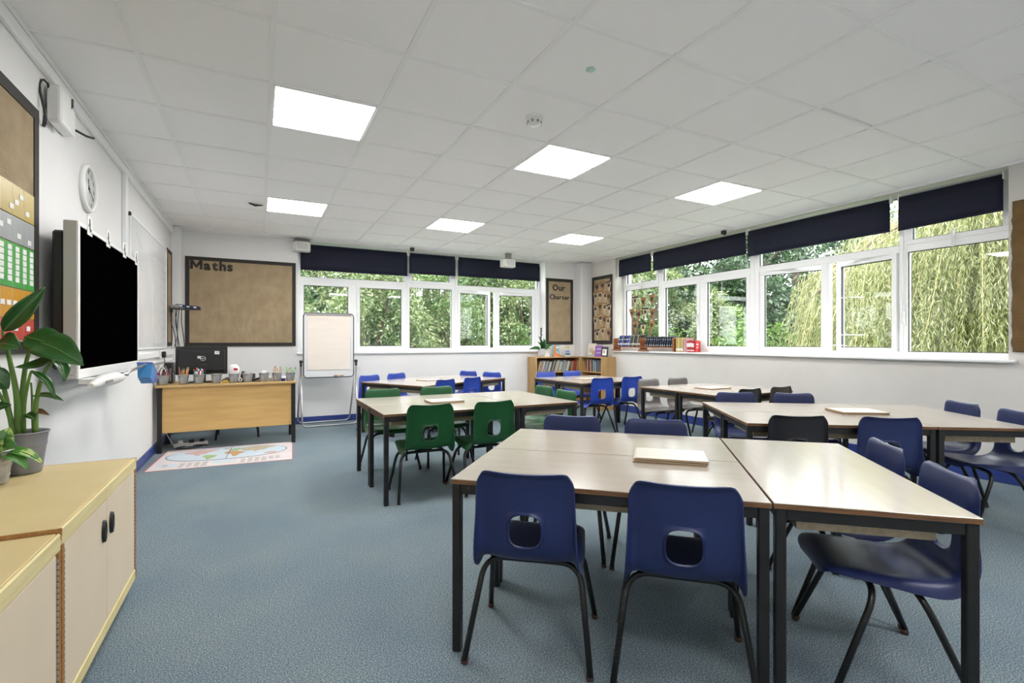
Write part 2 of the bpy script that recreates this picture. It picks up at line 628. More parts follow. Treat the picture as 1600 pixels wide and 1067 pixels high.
struct(bx('trim_8', XL, XL + 0.03, 5.35, 7.3, 0.985, 1.035, m_upvc, bevel=0.004))         # dado trunking under the whiteboard
struct(bx('trim_9', XL, XL + 0.02, 5.35, 7.3, 0.92, 0.95, m_upvc, bevel=0.004))


# ================================================================== WINDOWS
class WinMB(MB):
    def __init__(self, side):
        super().__init__()
        self.side = side

    def b(self, u0, u1, v0, v1, w0, w1, mat=0):
        if self.side == 'back':
            return self.box(u0, u1, WF + w0, WF + w1, v0, v1, mat)
        return self.box(XF + w0, XF + w1, u0, u1, v0, v1, mat)


def rect_frame(mb, u0, u1, v0, v1, t, w0, w1, mat=0):
    mb.b(u0, u1, v0, v0 + t, w0, w1, mat)
    mb.b(u0, u1, v1 - t, v1, w0, w1, mat)
    mb.b(u0, u0 + t, v0 + t, v1 - t, w0, w1, mat)
    mb.b(u1 - t, u1, v0 + t, v1 - t, w0, w1, mat)
    return mb


def sash(win, side, u0, u1, v0, v1, hinge=None, ang=0.0, handle=None, t=0.05, w0=-0.012, w1=0.055):
    """a sash frame with its pane, gasket line and handle; may swing outwards about its hinge side"""
    f = rect_frame(WinMB(side), u0, u1, v0, v1, t, w0, w1).build('sash', m_upvc, win, bevel=0.004)
    kids = [f]
    g = WinMB(side).b(u0 + t - 0.004, u1 - t + 0.004, v0 + t - 0.004, v1 - t + 0.004, 0.018, 0.024).build('glass_pane', m_glass, f)
    s = rect_frame(WinMB(side), u0 + t - 0.001, u1 - t + 0.001, v0 + t - 0.001, v1 - t + 0.001, 0.007, 0.006, 0.03).build('gasket', m_seal, f)
    if handle is not None:
        hu, hv = handle
        h = WinMB(side)
        h.b(hu - 0.012, hu + 0.012, hv - 0.03, hv + 0.03, w0 - 0.012, w0)
        h.b(hu - 0.009, hu + 0.009, hv - 0.13, hv + 0.01, w0 - 0.03, w0 - 0.012)
        h.build('window_handle', m_white, f, bevel=0.003)
    if hinge is not None:
        p = Vector((hinge, WF + w1, 0)) if side == 'back' else Vector((XF + w1, hinge, 0))
        M = Matrix.Translation(p) @ Matrix.Rotation(ang, 4, 'Z') @ Matrix.Translation(-p)
        f.matrix_local = M
    return f


def fixed_pane(win, side, u0, u1, v0, v1):
    g = WinMB(side).b(u0 - 0.004, u1 + 0.004, v0 - 0.004, v1 + 0.004, 0.022, 0.028).build('glass_pane', m_glass, win)
    rect_frame(WinMB(side), u0 - 0.001, u1 + 0.001, v0 - 0.001, v1 + 0.001, 0.006, 0.012, 0.034).build('gasket', m_seal, win)


win1 = sempty('window_1')
S = 'back'
rect_frame(WinMB(S), 0.49, 4.525, 0.995, 2.60, 0.05, 0, 0.07).build('frame', m_upvc, win1, bevel=0.004)
for u0, u1 in ((2.045, 2.087), (2.088, 2.13), (2.835, 2.884), (2.885, 2.94)):
    WinMB(S).b(u0, u1, 1.04, 2.56, 0, 0.07).build('mullion', m_upvc, win1, bevel=0.004)
for u0, u1 in ((1.235, 1.325), (3.62, 3.71)):
    WinMB(S).b(u0, u1, 1.04, 2.005, 0, 0.07).build('mullion', m_upvc, win1, bevel=0.004)
for u0, u1 in ((0.535, 2.045), (2.13, 2.835), (2.94, 4.48)):
    WinMB(S).b(u0, u1, 2.005, 2.085, 0, 0.07).build('transom', m_upvc, win1, bevel=0.004)
sash(win1, S, 0.53, 1.245, 1.03, 2.015, handle=(1.222, 1.56))
sash(win1, S, 1.315, 2.05, 1.03, 2.015, handle=(1.34, 1.56))
sash(win1, S, 2.925, 3.60, 1.03, 2.01, hinge=2.925, ang=0.22, handle=(3.575, 1.5))
sash(win1, S, 3.70, 4.42, 1.03, 2.01, hinge=4.42, ang=-0.16, handle=(3.725, 1.5))
sash(win1, S, 2.125, 2.84, 2.075, 2.565, t=0.045)
fixed_pane(win1, S, 2.13, 2.835, 1.045, 2.005)
fixed_pane(win1, S, 0.54, 2.045, 2.085, 2.55)
fixed_pane(win1, S, 2.94, 4.475, 2.085, 2.55)
WinMB(S).b(4.42, 4.48, 1.04, 2.01, 0, 0.07).build('frame', m_upvc, win1, bevel=0.004)
bx('sill_board', 0.47, 4.54, 7.46, WF + 0.01, 0.968, 0.996, m_upvc, win1, bevel=0.006)

win2 = sempty('window_2')
S = 'right'
rect_frame(WinMB(S), 1.70, 6.625, 0.998, 2.60, 0.05, 0, 0.07).build('frame', m_upvc, win2, bevel=0.004)
for u0, u1 in ((5.70, 5.745), (5.746, 5.80), (4.06, 4.122), (4.123, 4.19), (2.476, 2.509), (2.51, 2.545)):
    WinMB(S).b(u0, u1, 1.04, 2.56, 0, 0.07).build('mullion', m_upvc, win2, bevel=0.004)
for u0, u1 in ((4.90, 4.995), (3.21, 3.30)):
    WinMB(S).b(u0, u1, 1.04, 2.01, 0, 0.07).build('mullion', m_upvc, win2, bevel=0.004)
for u0, u1 in ((1.75, 2.476), (2.545, 4.06), (4.19, 5.70), (5.80, 6.575)):
    WinMB(S).b(u0, u1, 2.01, 2.085, 0, 0.07).build('transom', m_upvc, win2, bevel=0.004)
sash(win2, S, 4.985, 5.705, 1.035, 2.02, handle=(5.01, 1.52))
sash(win2, S, 4.185, 4.91, 1.035, 2.02, handle=(4.885, 1.52))
sash(win2, S, 3.30, 4.055, 1.035, 2.015, hinge=4.055, ang=0.20, handle=(3.33, 1.35))
sash(win2, S, 2.55, 3.205, 1.035, 2.015, hinge=2.55, ang=-0.20, handle=(3.17, 1.5))
sash(win2, S, 5.795, 6.58, 2.075, 2.565, t=0.045, handle=(6.18, 2.13))
sash(win2, S, 1.745, 2.48, 2.075, 2.565, t=0.045, handle=(2.12, 2.13))
fixed_pane(win2, S, 5.80, 6.575, 1.05, 2.01)
fixed_pane(win2, S, 1.75, 2.476, 1.05, 2.01)
fixed_pane(win2, S, 4.19, 5.70, 2.085, 2.55)
fixed_pane(win2, S, 2.545, 4.06, 2.085, 2.55)
bx('sill_board', 5.335, XF + 0.01, 1.65, 6.66, 0.975, 1.0, m_upvc, win2, bevel=0.006)
for hv in (1.22, 1.62):      # stay arms of the two open casements
    MB().tube([(5.60, 3.14, hv), (5.62, 3.02, hv), (5.75, 2.96, hv)], 0.005, 6).build('casement_stay', m_white, win2)
MB().tube([(5.57, 3.27, 1.11), (5.58, 3.16, 1.11), (5.60, 3.05, 1.105)], 0.005, 6).build('casement_stay', m_white, win2)
MB().tube([(5.545, 2.50, 2.12), (5.53, 2.51, 1.75), (5.54, 2.505, 1.35)], 0.004, 6).build('blind_cord', m_white, win2)
MB().tube([(5.535, 2.505, 1.37), (5.50, 2.47, 1.30)], 0.006, 6).build('winder_handle', m_white, win2)
bx('cord_cleat', 5.53, 5.56, 2.495, 2.525, 1.33, 1.44, m_white, win2, bevel=0.003)


# ================================================================== BLINDS
def blind(side, u0, u1, zb, label, tilt=0.0):
    if side == 'back':
        t = thing('roller_blind', label, 'blind', ((u0 + u1) / 2, 7.56, 2.515), 0, 'navy roller blinds')
    else:
        t = thing('roller_blind', label, 'blind', (5.46, (u0 + u1) / 2, 2.515), -pi / 2, 'navy roller blinds')
    h = abs(u1 - u0) / 2
    zb -= 2.515
    c = MB()
    n = 10
    prof = [(0.017 * sin(a), 0.017 * cos(a)) for a in [pi * 1.0 * k / n for k in range(n + 1)]]
    c.lathe([(0.017, 0), (0.017, 2 * h)], 14, cap0=True, cap1=True)
    rl = c.mesh('roller', m_blind)
    rl.transform(Matrix.Translation((-h, 0, 0.0)) @ Matrix.Rotation(pi / 2, 4, 'Y'))
    ob('roller', rl, t)
    zz = [0.0, zb * 0.25, zb * 0.5, zb * 0.75, zb]
    v, f = [], []
    nx = 12
    for zi in zz:
        for k in range(nx + 1):
            x = -h + 2 * h * k / nx
            v.append((x, -0.018 - 0.004 * sin(k * 1.3) * (zi / zb), zi + tilt * (k / nx - 0.5) * (zi / zb)))
    for a in range(len(zz) - 1):
        for k in range(nx):
            f.append((a * (nx + 1) + k, a * (nx + 1) + k + 1, (a + 1) * (nx + 1) + k + 1, (a + 1) * (nx + 1) + k))
    me = MB().add(v, f, 0, True).mesh('blind_cloth', m_blind)
    bm = bmesh.new(); bm.from_mesh(me)
    bmesh.ops.solidify(bm, geom=bm.faces[:], thickness=0.002)
    bm.to_mesh(me); bm.free()
    ob('blind_cloth', me, t)
    M = Matrix.Translation((0, -0.018, zb)) @ Matrix.Rotation(-math.atan2(tilt, 2 * h), 4, 'Y')
    MB().obox(M, 2 * h, 0.008, 0.016).build('hem_bar', m_blind, t)
    for s in (-1, 1):
        MB().box(s * h - 0.006, s * h + 0.006, -0.022, 0.03, -0.03, 0.045).build('end_bracket', m_white, t, bevel=0.002)
    return t


blind('back', 0.527, 2.056, 2.172, 'wide navy roller blind over the far window panes behind the flip chart')
blind('back', 2.086, 2.848, 2.218, 'short navy roller blind over the middle pane of the far window')
blind('back', 2.893, 4.435, 2.224, 'navy roller blind behind the white speaker, nearest the Our Charter board')
blind('right', 5.838, 6.612, 2.257, 'short navy roller blind above the pane with bunting stuck on it')
blind('right', 4.155, 5.796, 2.252, 'navy roller blind with the small black sensor at its top edge')
blind('right', 2.569, 4.130, 2.218, 'long navy roller blind above the two open casements')
blind('right', 1.752, 2.50, 2.222, 'navy roller blind over the willow pane beside the loose hessian board', 0.02)


# ================================================================== CEILING LIGHTS AND FITTINGS
LL = {(0, 0): 'glowing square ceiling panel nearest the interactive screen, biggest in view',
      (3, 0): 'glowing square ceiling panel beside the smoke detector',
      (6, 0): 'glowing square ceiling panel nearest the side windows',
      (0, 4): 'glowing square ceiling panel in front of the Maths board',
      (3, 4): 'glowing square ceiling panel in the middle of the far row',
      (6, 4): 'glowing square ceiling panel nearest the window corner with the bookcase',
      (0, -6): 'glowing square ceiling panel above the pale cupboards, out of the photo',
      (3, -6): 'glowing square ceiling panel above the camera, out of the photo',
      (6, -6): 'glowing square ceiling panel above the rear window wall, out of the photo'}
for (i, j) in LIGHTS:
    x, y = GX + T * (i + 0.5), GY + T * (j + 0.5)
    t = thing('ceiling_light', LL[(i, j)], 'ceiling light', (x, y, ZC), 0, 'square light panels in the ceiling grid')
    h = T / 2 - 0.012
    fr = MB()
    for a, b, c, d in ((-h, h, -h, -h + 0.012), (-h, h, h - 0.012, h), (-h, -h + 0.012, -h, h), (h - 0.012, h, -h, h)):
        fr.box(a, b, c, d, 0.002, 0.03)
    fr.build('light_frame', m_bar, t)
    MB().box(-h + 0.01, h - 0.01, -h + 0.01, h - 0.01, 0.006, 0.014).build('diffuser', m_lightbox, t)

t = thing('smoke_detector', 'round white smoke detector on a ceiling tile between the big light panels', 'smoke detector', (1.57, 2.738, ZC + 0.008))
MB().lathe([(0.055, 0.0), (0.055, -0.012), (0.05, -0.016)], 28, cap1=True).build('detector_base', m_white, t)
MB().lathe([(0.045, -0.014), (0.047, -0.03), (0.042, -0.045), (0.03, -0.054), (0.0, -0.056)], 28).build('sensor_head', m_white, t)
for k in range(8):
    a = k * pi / 4
    MB().obox(Matrix.Translation((0.044 * cos(a), 0.044 * sin(a), -0.038)) @ Matrix.Rotation(a, 4, 'Z'), 0.008, 0.014, 0.012).build('vent_slot', m_grey, t)
m_mint = pm('mint_plastic', (0.50, 0.72, 0.62, 1), 0.4)
t = thing('ceiling_sensor', 'tiny round pale green disc on a ceiling tile beyond the smoke detector', 'sensor', (1.56, 2.123, ZC + 0.008))
MB().lathe([(0.026, 0.0), (0.026, -0.004), (0.018, -0.008), (0, -0.008)], 20).build('sensor_disc', m_mint, t)
MB().box(-0.008, 0.008, -0.002, 0.002, -0.012, -0.007).box(-0.002, 0.002, -0.002, 0.01, -0.012, -0.007).build('switch_mark', m_white, t)
tag(MB().tube([(-0.09, 5.76, ZC + 0.001), (-0.03, 5.77, ZC - 0.012), (0.045, 5.77, ZC - 0.004)], [0.006, 0.014, 0.005], 6).build('ceiling_clip', m_black),
    'small black clip sticking out of the ceiling beside a light panel', 'clip')


def speaker(x0, x1, y0, y1, z0, z1, label, ceil_mount):
    cx, cy, cz = (x0 + x1) / 2, (y0 + y1) / 2, (z0 + z1) / 2
    t = thing('wall_speaker', label, 'speaker', (cx, cy, cz), 0.0, 'white speakers')
    hx, hy, hz = (x1 - x0) / 2, (y1 - y0) / 2, (z1 - z0) / 2
    pts = [(-hx, hy), (-hx, -hy * 0.4), (-hx * 0.72, -hy), (hx * 0.72, -hy), (hx, -hy * 0.4), (hx, hy)]
    MB().prism(pts, 'z', -hz, hz).build('cabinet', m_white, t, bevel=0.008, seg=2)
    MB().box(-hx * 0.62, hx * 0.62, -hy - 0.004, -hy + 0.004, -hz * 0.75, hz * 0.75).build('grille', pm('speaker_mesh', (0.70, 0.70, 0.68, 1), 0.6, (0.45, 0.45, 0.44, 1), 300, 1), t, bevel=0.002)
    if ceil_mount:
        MB().box(-0.05, 0.05, -0.02, 0.02, hz, ZC - cz).box(-0.06, 0.06, -0.03, 0.03, hz, hz + 0.012).build('bracket', m_grey, t, bevel=0.003)
    else:
        MB().box(-0.10, 0.10, -0.02, 0.02, hz + 0.005, ZC - cz - 0.008).box(-0.11, 0.11, -hy, hy, hz, hz + 0.008).build('bracket', m_grey, t, bevel=0.003)
    return t


speaker(0.425, 0.645, 7.33, 7.49, 2.40, 2.525, 'white loudspeaker under the ceiling between the Maths board and the blind', False)
speaker(3.475, 3.705, 7.03, 7.18, 2.35, 2.47, 'white loudspeaker hanging in front of a navy blind of the far window', True)
for (x, y, z, rz, lab) in ((2.08, 7.36, 2.55, 0, 'small black motion sensor above the middle blinds of the far window'),
                           (5.33, 4.395, 2.552, pi / 2, 'small black motion sensor above the long side window blinds')):
    t = thing('motion_sensor', lab, 'sensor', (x, y, z), rz)
    MB().box(-0.03, 0.03, -0.02, 0.02, -0.018, 0.026).build('sensor_case', m_black, t, bevel=0.004)
    MB().box(-0.02, 0.02, -0.024, -0.018, -0.03, -0.005).build('sensor_lens', m_seal, t, bevel=0.003)

# ================================================================== TABLES
TL, TW, TH = 1.08, 0.545, 0.64
tt = MB()
tt.box(-TL / 2 + 0.001, TL / 2 - 0.001, -TW / 2 + 0.001, TW / 2 - 0.001, TH - 0.018, TH - 0.0012, 1)
tt.box(-TL / 2 + 0.002, TL / 2 - 0.002, -TW / 2 + 0.002, TW / 2 - 0.002, TH - 0.0012, TH, 0)
me_top = tt.mesh('table_top', [m_lam, m_ply], bevel=0.0007)
LS = 0.032
me_leg = MB().box(-LS / 2, LS / 2, -LS / 2, LS / 2, 0, TH - 0.018).mesh('leg', m_steel, bevel=0.003)
lx, ly = TL / 2 - 0.022, TW / 2 - 0.022
me_rl = MB().box(-lx + LS / 2, lx - LS / 2, -0.012, 0.012, TH - 0.055, TH - 0.019).mesh('rail', m_steel, bevel=0.002)
me_rs = MB().box(-0.012, 0.012, -ly + LS / 2, ly - LS / 2, TH - 0.055, TH - 0.019).mesh('rail', m_steel, bevel=0.002)
tr = MB()
a, b, z0, z1 = 0.47, 0.19, TH - 0.098, TH - 0.030
tr.box(-a, a, -b, b, z0, z0 + 0.006)
tr.box(-a, a, -b, -b + 0.008, z0 + 0.006, z1).box(-a, a, b - 0.008, b, z0 + 0.006, z1)
tr.box(-a, -a + 0.008, -b + 0.008, b - 0.008, z0 + 0.006, z1).box(a - 0.008, a, -b + 0.008, b - 0.008, z0 + 0.006, z1)
me_tray = tr.mesh('under_tray', m_tray)


def table(loc, rz, label):
    t = thing('classroom_table', label, 'table', loc, rz, 'classroom tables')
    ob('table_top', me_top, t)
    for sx in (-1, 1):
        for sy in (-1, 1):
            ob('leg', me_leg, t, (sx * lx, sy * ly, 0))
    for s in (-1, 1):
        ob('rail', me_rl, t, (0, s * ly, 0))
        ob('rail', me_rs, t, (s * lx, 0, 0))
    ob('under_tray', me_tray, t)
    return t


CL = {'front': ((0.628, 1.721), -42.0, 3), 'green': ((0.772, 3.444), 0.0, 3), 'far': ((1.663, 5.45), 28.0, 3),
      'corner': ((3.5, 4.95), 2.0, 2), 'grey': ((3.845, 3.19), 0.8, 2), 'side': ((2.702, 2.057), -34.5, 3)}
CN = {'front': 'nearest table group', 'green': 'green-chair table group', 'far': 'table group beside the flip chart',
      'corner': 'table group before the corner bookcase', 'grey': 'grey-and-black-chair table group',
      'side': 'table group under the willow window'}


def wp(c, x, y):
    (ax, ay), a, n = CL[c]
    a = radians(a)
    return (ax + cos(a) * x - sin(a) * y, ay + sin(a) * x + cos(a) * y)


TLAB = {
 'front': ('pale laminate table with two dark blue chairs backing the camera, nearest table of all',
           'pale laminate table of the nearest group, with its far edge at two blue chair tops',
           'pale laminate table turned endways, glossy with window light, nearest group, window end'),
 'green': ('pale table with two green chairs showing hole-backed shells to the camera',
           'pale table of the green-chair group whose far side has two green chair tops',
           'pale end table of the green-chair group, turned crossways towards the bookcase'),
 'far': ('pale table of the flip-chart group, nearer of its pair, royal blue chair backs before it',
         'pale table standing next to the flip chart with two blue chairs behind it',
         'pale end table of the flip-chart group with its tray showing, by the far wall'),
 'corner': ('pale table with two royal blue chairs turned away, in front of the corner bookcase',
            'pale table closest to the corner bookcase, two light blue chairs behind it'),
 'grey': ('pale table beside two black chairs, nearer of the pair by the scuffed side wall',
          'pale table with two grey-brown chairs at its far side, by the scuffed side wall'),
 'side': ('pale table with one black and one navy chair backing the camera, by the side window',
          'pale table under the side windows with two blue chair tops along its far edge',
          'pale end table against the side windows with two blue chairs facing it, photo edge')}
for c, (A, ang, n) in CL.items():
    rz = radians(ang)
    x, y = wp(c, TL / 2, TW / 2)
    table((x, y, 0), rz, TLAB[c][0])
    x, y = wp(c, TL / 2, TW * 1.5 + 0.003)
    table((x, y, 0), rz, TLAB[c][1])
    if n == 3:
        x, y = wp(c, TL + TW / 2 + 0.005, TL / 2 + 0.003)
        table((x, y, 0), rz + pi / 2, TLAB[c][2])

# ================================================================== CHAIRS
PROF = [(.207, .345), (.206, .362), (.196, .376), (.175, .383), (.12, .381), (.03, .372), (-.06, .365), (-.12, .366), (-.163, .380),
        (-.190, .412), (-.201, .46), (-.206, .53), (-.212, .60), (-.218, .66), (-.223, .688), (-.231, .697), (-.240, .694)]


def catmull(P, n):
    P = [Vector((0, a, b)) for a, b in P]
    out = []
    for i in range(len(P) - 1):
        p0, p1, p2, p3 = P[max(i - 1, 0)], P[i], P[i + 1], P[min(i + 2, len(P) - 1)]
        for k in range(8):
            t = k / 8
            out.append(0.5 * ((2 * p1) + (-p0 + p2) * t + (2 * p0 - 5 * p1 + 4 * p2 - p3) * t * t + (-p0 + 3 * p1 - 3 * p2 + p3) * t ** 3))
    out.append(P[-1])
    d = [0]
    for a, b in zip(out[:-1], out[1:]):
        d.append(d[-1] + (b - a).length)
    res = []
    for i in range(n):
        s = d[-1] * i / (n - 1)
        k = max(j for j in range(len(d)) if d[j] <= s + 1e-9)
        k = min(k, len(d) - 2)
        t = (s - d[k]) / max(d[k + 1] - d[k], 1e-9)
        res.append(out[k].lerp(out[k + 1], t))
    return res


NS = 52
PC = catmull(PROF, 200)
_d = [0.0]
for _a, _b in zip(PC[:-1], PC[1:]):
    _d.append(_d[-1] + (_b - _a).length)
ARC = _d[-1]
_st = list(np.linspace(0, .06, 7)[:-1]) + list(np.linspace(.06, ARC - .06, NS - 14)) + list(np.linspace(ARC - .06, ARC, 9)[1:])
_n0 = len(_st)
NS = _n0


def _at(s):
    k = min(max(int(np.searchsorted(_d, s)) - 1, 0), len(_d) - 2)
    t = (s - _d[k]) / max(_d[k + 1] - _d[k], 1e-9)
    return PC[k].lerp(PC[k + 1], t)


SARC = _st
PC = [_at(s) for s in _st]


def interp(xs, ys, x):
    return float(np.interp(x, xs, ys))


def shell_pt(s, u):
    """point on the moulded shell: s = station (float), u in -1..1 across"""
    s = min(max(s, 0), NS - 1.0001)
    i = int(s)
    c = PC[i].lerp(PC[i + 1], s - i)
    a, b = PC[max(i - 1, 0)], PC[min(i + 2, NS - 1)]
    t = (b - a).normalized()
    N = Vector((0, t.z, -t.y))
    arc = SARC[i] + (SARC[i + 1] - SARC[i]) * (s - i)
    q = arc / ARC
    w = interp([0, .1, .3, .5, .6, .8, 1], [.170, .192, .203, .200, .192, .184, .178], q)
    z = c.z
    r = 0.066
    for dist in (ARC - arc, arc):                   # rounded corners of the back top and the seat front
        if dist < r:
            h = 1 - dist / r
            w = w - r + r * sqrt(max(1 - h * h, 0.0))
    au = abs(u)
    dish = interp([0, .3, .5, .75, 1], [.004, .014, .016, .020, .008], q) * u * u
    fd = interp([0, .12, .3, .48, .58, .75, .92, 1], [.002, .020, .034, .052, .046, .030, .016, .002], q)
    e = max(0.0, (au - 0.76) / 0.24)
    off = dish - fd * e ** 1.8
    x = w * (u - 0.05 * (1 if u > 0 else -1) * e ** 2)
    # flat shoulder pulled in at the very edge
    return Vector((x, c.y, c.z)) + N * off, N


def make_shell():
    U = [-1, -.96, -.9, -.83, -.74, -.6, -.48, -.36, -.24, -.12, 0, .12, .24, .36, .48, .6, .74, .83, .9, .96, 1]
    nu = len(U)
    hz = [i for i in range(NS) if i > NS * 0.5 and 0.418 <= PC[i].z <= 0.572]
    i0, i1 = hz[0], hz[-1]
    j0, j1 = 7, nu - 8
    vs, idx = [], {}
    for i in range(NS):
        for j in range(nu):
            if i0 < i < i1 and j0 < j < j1:
                continue
            idx[(i, j)] = len(vs)
            vs.append(shell_pt(i, U[j])[0])
    fs = []
    for i in range(NS - 1):
        for j in range(nu - 1):
            if i0 <= i < i1 and j0 <= j < j1:
                continue
            fs.append((idx[(i, j)], idx[(i, j + 1)], idx[(i + 1, j + 1)], idx[(i + 1, j)]))
    border = [(i0, j) for j in range(j0, j1)] + [(i, j1) for i in range(i0, i1)] + \
             [(i1, j) for j in range(j1, j0, -1)] + [(i, j0) for i in range(i1, i0, -1)]
    sc, sh, uh = (i0 + i1) / 2 - 0.3, (i1 - i0) / 2, U[j1]
    prev = [idx[b] for b in border]
    for k, lift in ((0.93, 0.000), (0.88, -0.006), (0.82, -0.010)):
        cur = []
        for (i, j) in border:
            a, b = (i - sc) / sh, U[j] / uh
            th = math.atan2(a, b)
            ct, st = cos(th), sin(th)
            r = (abs(ct) ** 3.0 + abs(st) ** 3.0) ** (-1 / 3.0) * k
            p, N = shell_pt(sc + st * r * sh, ct * r * uh)
            cur.append(len(vs))
            vs.append(p + N * lift)
        n = len(border)
        for q in range(n):
            fs.append((prev[q], prev[(q + 1) % n], cur[(q + 1) % n], cur[q]))
        prev = cur
    mb = MB().add(vs, fs, 0, True)
    me = mb.mesh('seat_shell', m_white)
    bm = bmesh.new(); bm.from_mesh(me)
    # normals towards the sitter
    f = min(bm.faces, key=lambda f: (f.calc_center_median() - Vector((0, 0.05, .37))).length)
    if f.normal.z < 0:
        bmesh.ops.reverse_faces(bm, faces=bm.faces[:])
    bmesh.ops.solidify(bm, geom=bm.faces[:], thickness=0.006)
    bm.normal_update()
    for f in bm.faces:
        f.smooth = True
    for e in bm.edges:
        e.smooth = not (len(e.link_faces) == 2 and e.calc_face_angle(0) > 1.0)
    bm.to_mesh(me); bm.free()
    return me


shell0 = make_shell()


def plastic(name, c, c2, rough=0.34):
    return pm(name, c, rough, c2, 6, 6, bump=0.10, bscale=420, spec=0.45)


PL = {'navy': plastic('navy_plastic', (0.013, 0.022, 0.090, 1), (0.017, 0.029, 0.110, 1)),
      'royal': plastic('royal_blue_plastic', (0.018, 0.050, 0.33, 1), (0.022, 0.060, 0.37, 1)),
      'green': plastic('green_plastic', (0.008, 0.085, 0.022, 1), (0.011, 0.100, 0.027, 1)),
      'grey': plastic('grey_brown_plastic', (0.115, 0.10, 0.095, 1), (0.14, 0.122, 0.115, 1)),
      'black': plastic('blackened_plastic', (0.014, 0.013, 0.016, 1), (0.022, 0.020, 0.024, 1)),
      'brown': plastic('dark_brown_plastic', (0.030, 0.020, 0.014, 1), (0.045, 0.030, 0.020, 1))}
SHELL = {}
for k, mt in PL.items():
    me = shell0.copy()
    me.materials.clear()
    me.materials.append(mt)
    me.name = 'seat_shell'
    SHELL[k] = me


def leg_path(sx, sy):
    return fillet([(0, sy * 0.06, 0.332), (sx * 0.178, sy * 0.062, 0.332), (sx * 0.222, sy * 0.195, 0.012)], 0.075, 7)


LEGM, CAPM = {}, {}
for sx in (-1, 1):
    for sy in (-1, 1):
        LEGM[(sx, sy)] = MB().tube(leg_path(sx, sy), 0.011, 10).mesh('leg', m_leg)
        p = Vector((sx * 0.222, sy * 0.195, 0.0))
        q = Vector((sx * 0.2192, sy * 0.1868, 0.020))
        CAPM[(sx, sy)] = MB().tube([p, p.lerp(q, 0.3), q], [0.0125, 0.013, 0.0118], 10).mesh('foot_cap', pm('rusty_foot', (0.03, 0.016, 0.012, 1), 0.6, (0.10, 0.04, 0.02, 1), 40, 4))
me_brk = MB().box(-0.05, 0.05, -0.085, 0.085, 0.341, 0.347).box(-0.03, 0.03, -0.03, 0.03, 0.347, 0.364).mesh('seat_bracket', m_leg, bevel=0.002)


def chair(c, x, y, face, colour, label, jit=0.0):
    """x, y in the group's own axes; face in degrees of its own axes (90 = towards its far side)"""
    wx, wy = wp(c, x, y)
    rz = radians(CL[c][1] + face - 90 + jit)
    t = thing('school_chair', label, 'chair', (wx, wy, 0), rz, 'moulded school chairs')
    ob('seat_shell', SHELL[colour], t)
    ob('seat_bracket', me_brk, t)
    for k in LEGM:
        l = ob('leg', LEGM[k], t)
        ob('foot_cap', CAPM[k], l)
    return t


F2 = 2 * TW
# nearest group
chair('front', .285, .160, 90, 'navy', 'navy chair seen from behind, half under the nearest table, closer to the cupboards', 3)
chair('front', .818, .158, 90, 'navy', 'navy chair seen from behind, largest in view, beside the nearest table joint', -1)
chair('front', .277, 1.04, -90, 'navy', 'navy chair facing the camera across the nearest table, next to the green group')
chair('front', .76, 1.02, -90, 'navy', 'navy chair facing the camera across the nearest table, behind the board stack')
chair('front', 1.495, .812, 180, 'navy', 'navy chair at the glossy end table, its top showing farther from the camera')
chair('front', 1.49, .342, 180, 'navy', 'navy chair at the glossy end table, its seat visible under the near tray')
# green group
chair('green', .335, .175, 90, 'green', 'green chair seen from behind with its whole hole-backed shell in view', -3)
chair('green', .80, .14, 90, 'green', 'green chair seen from behind, partly hidden by the nearest table corner', 3)
chair('green', .29, 1.05, -90, 'green', 'green chair facing the camera, nearest the flip chart stand', 3)
chair('green', .815, 1.06, -90, 'green', 'green chair facing the camera, under the table beside the board stack of the green group')
chair('green', 1.57, .83, 180, 'green', 'green chair at the end table, nearer to the corner bookcase')
chair('green', 1.52, .36, 180, 'green', 'green chair at the end table, its top just behind the table tip')
# group beside the flip chart
chair('far', .315, 1.09, -90, 'royal', 'blue chair beside the flip chart foot, facing into the room')
chair('far', .80, 1.10, -90, 'royal', 'blue chair by the far wall, second from the flip chart')
chair('far', 1.58, .83, 180, 'royal', 'blue chair top behind the far end table, under the middle window')
chair('far', 1.55, .355, 180, 'royal', 'blue chair behind the far end table whose back shows through the table legs')
chair('far', .33, .175, 90, 'royal', 'royal blue chair turned away, its top above a green chair')
chair('far', .805, .15, 90, 'royal', 'royal blue chair turned away, wide back with hole edge above the green table')
# corner bookcase group
chair('corner', .345, 1.09, -90, 'royal', 'light blue chair in front of the bookcase shelf, beside the far wall')
chair('corner', .82, 1.09, -90, 'royal', 'light blue chair in front of the bookcase inner corner')
chair('corner', .295, .172, 90, 'royal', 'royal blue chair with dark hole in its back, before the bookcase table', -2)
chair('corner', .785, .172, 90, 'royal', 'royal blue chair with the white wall showing through its hole', -2)
# grey and black chairs by the side wall
chair('grey', .345, 1.10, -90, 'grey', 'grey-brown chair with its hole showing the wall, next to a royal blue chair')
chair('grey', .82, 1.09, -90, 'grey', 'grey-brown chair top against the scuffed wall, second along')
chair('grey', .335, .175, 90, 'black', 'low black chair top behind the blue chairs of the side-window group')
chair('grey', .812, .175, 90, 'brown', 'dark brown chair back standing highest by the scuffed side wall')
# group under the willow window
chair('side', .345, 1.11, -90, 'navy', 'navy chair facing the camera at the side-window table, nearest the black chairs')
chair('side', .818, 1.10, -90, 'navy', 'navy chair facing the camera, its top just beyond the board stack under the window')
chair('side', .28, .175, 90, 'black', 'blackish chair seen from behind at the side-window table')
chair('side', .80, .175, 90, 'navy', 'navy chair seen from behind at the side-window table, above two blue chair tops', -2)
chair('side', 1.57, .83, 180, 'navy', 'navy chair against the scuffed wall at the window end table, farther one')
chair('side', 1.575, .355, 180, 'navy', 'navy chair with wall showing through its hole, at the photo edge')

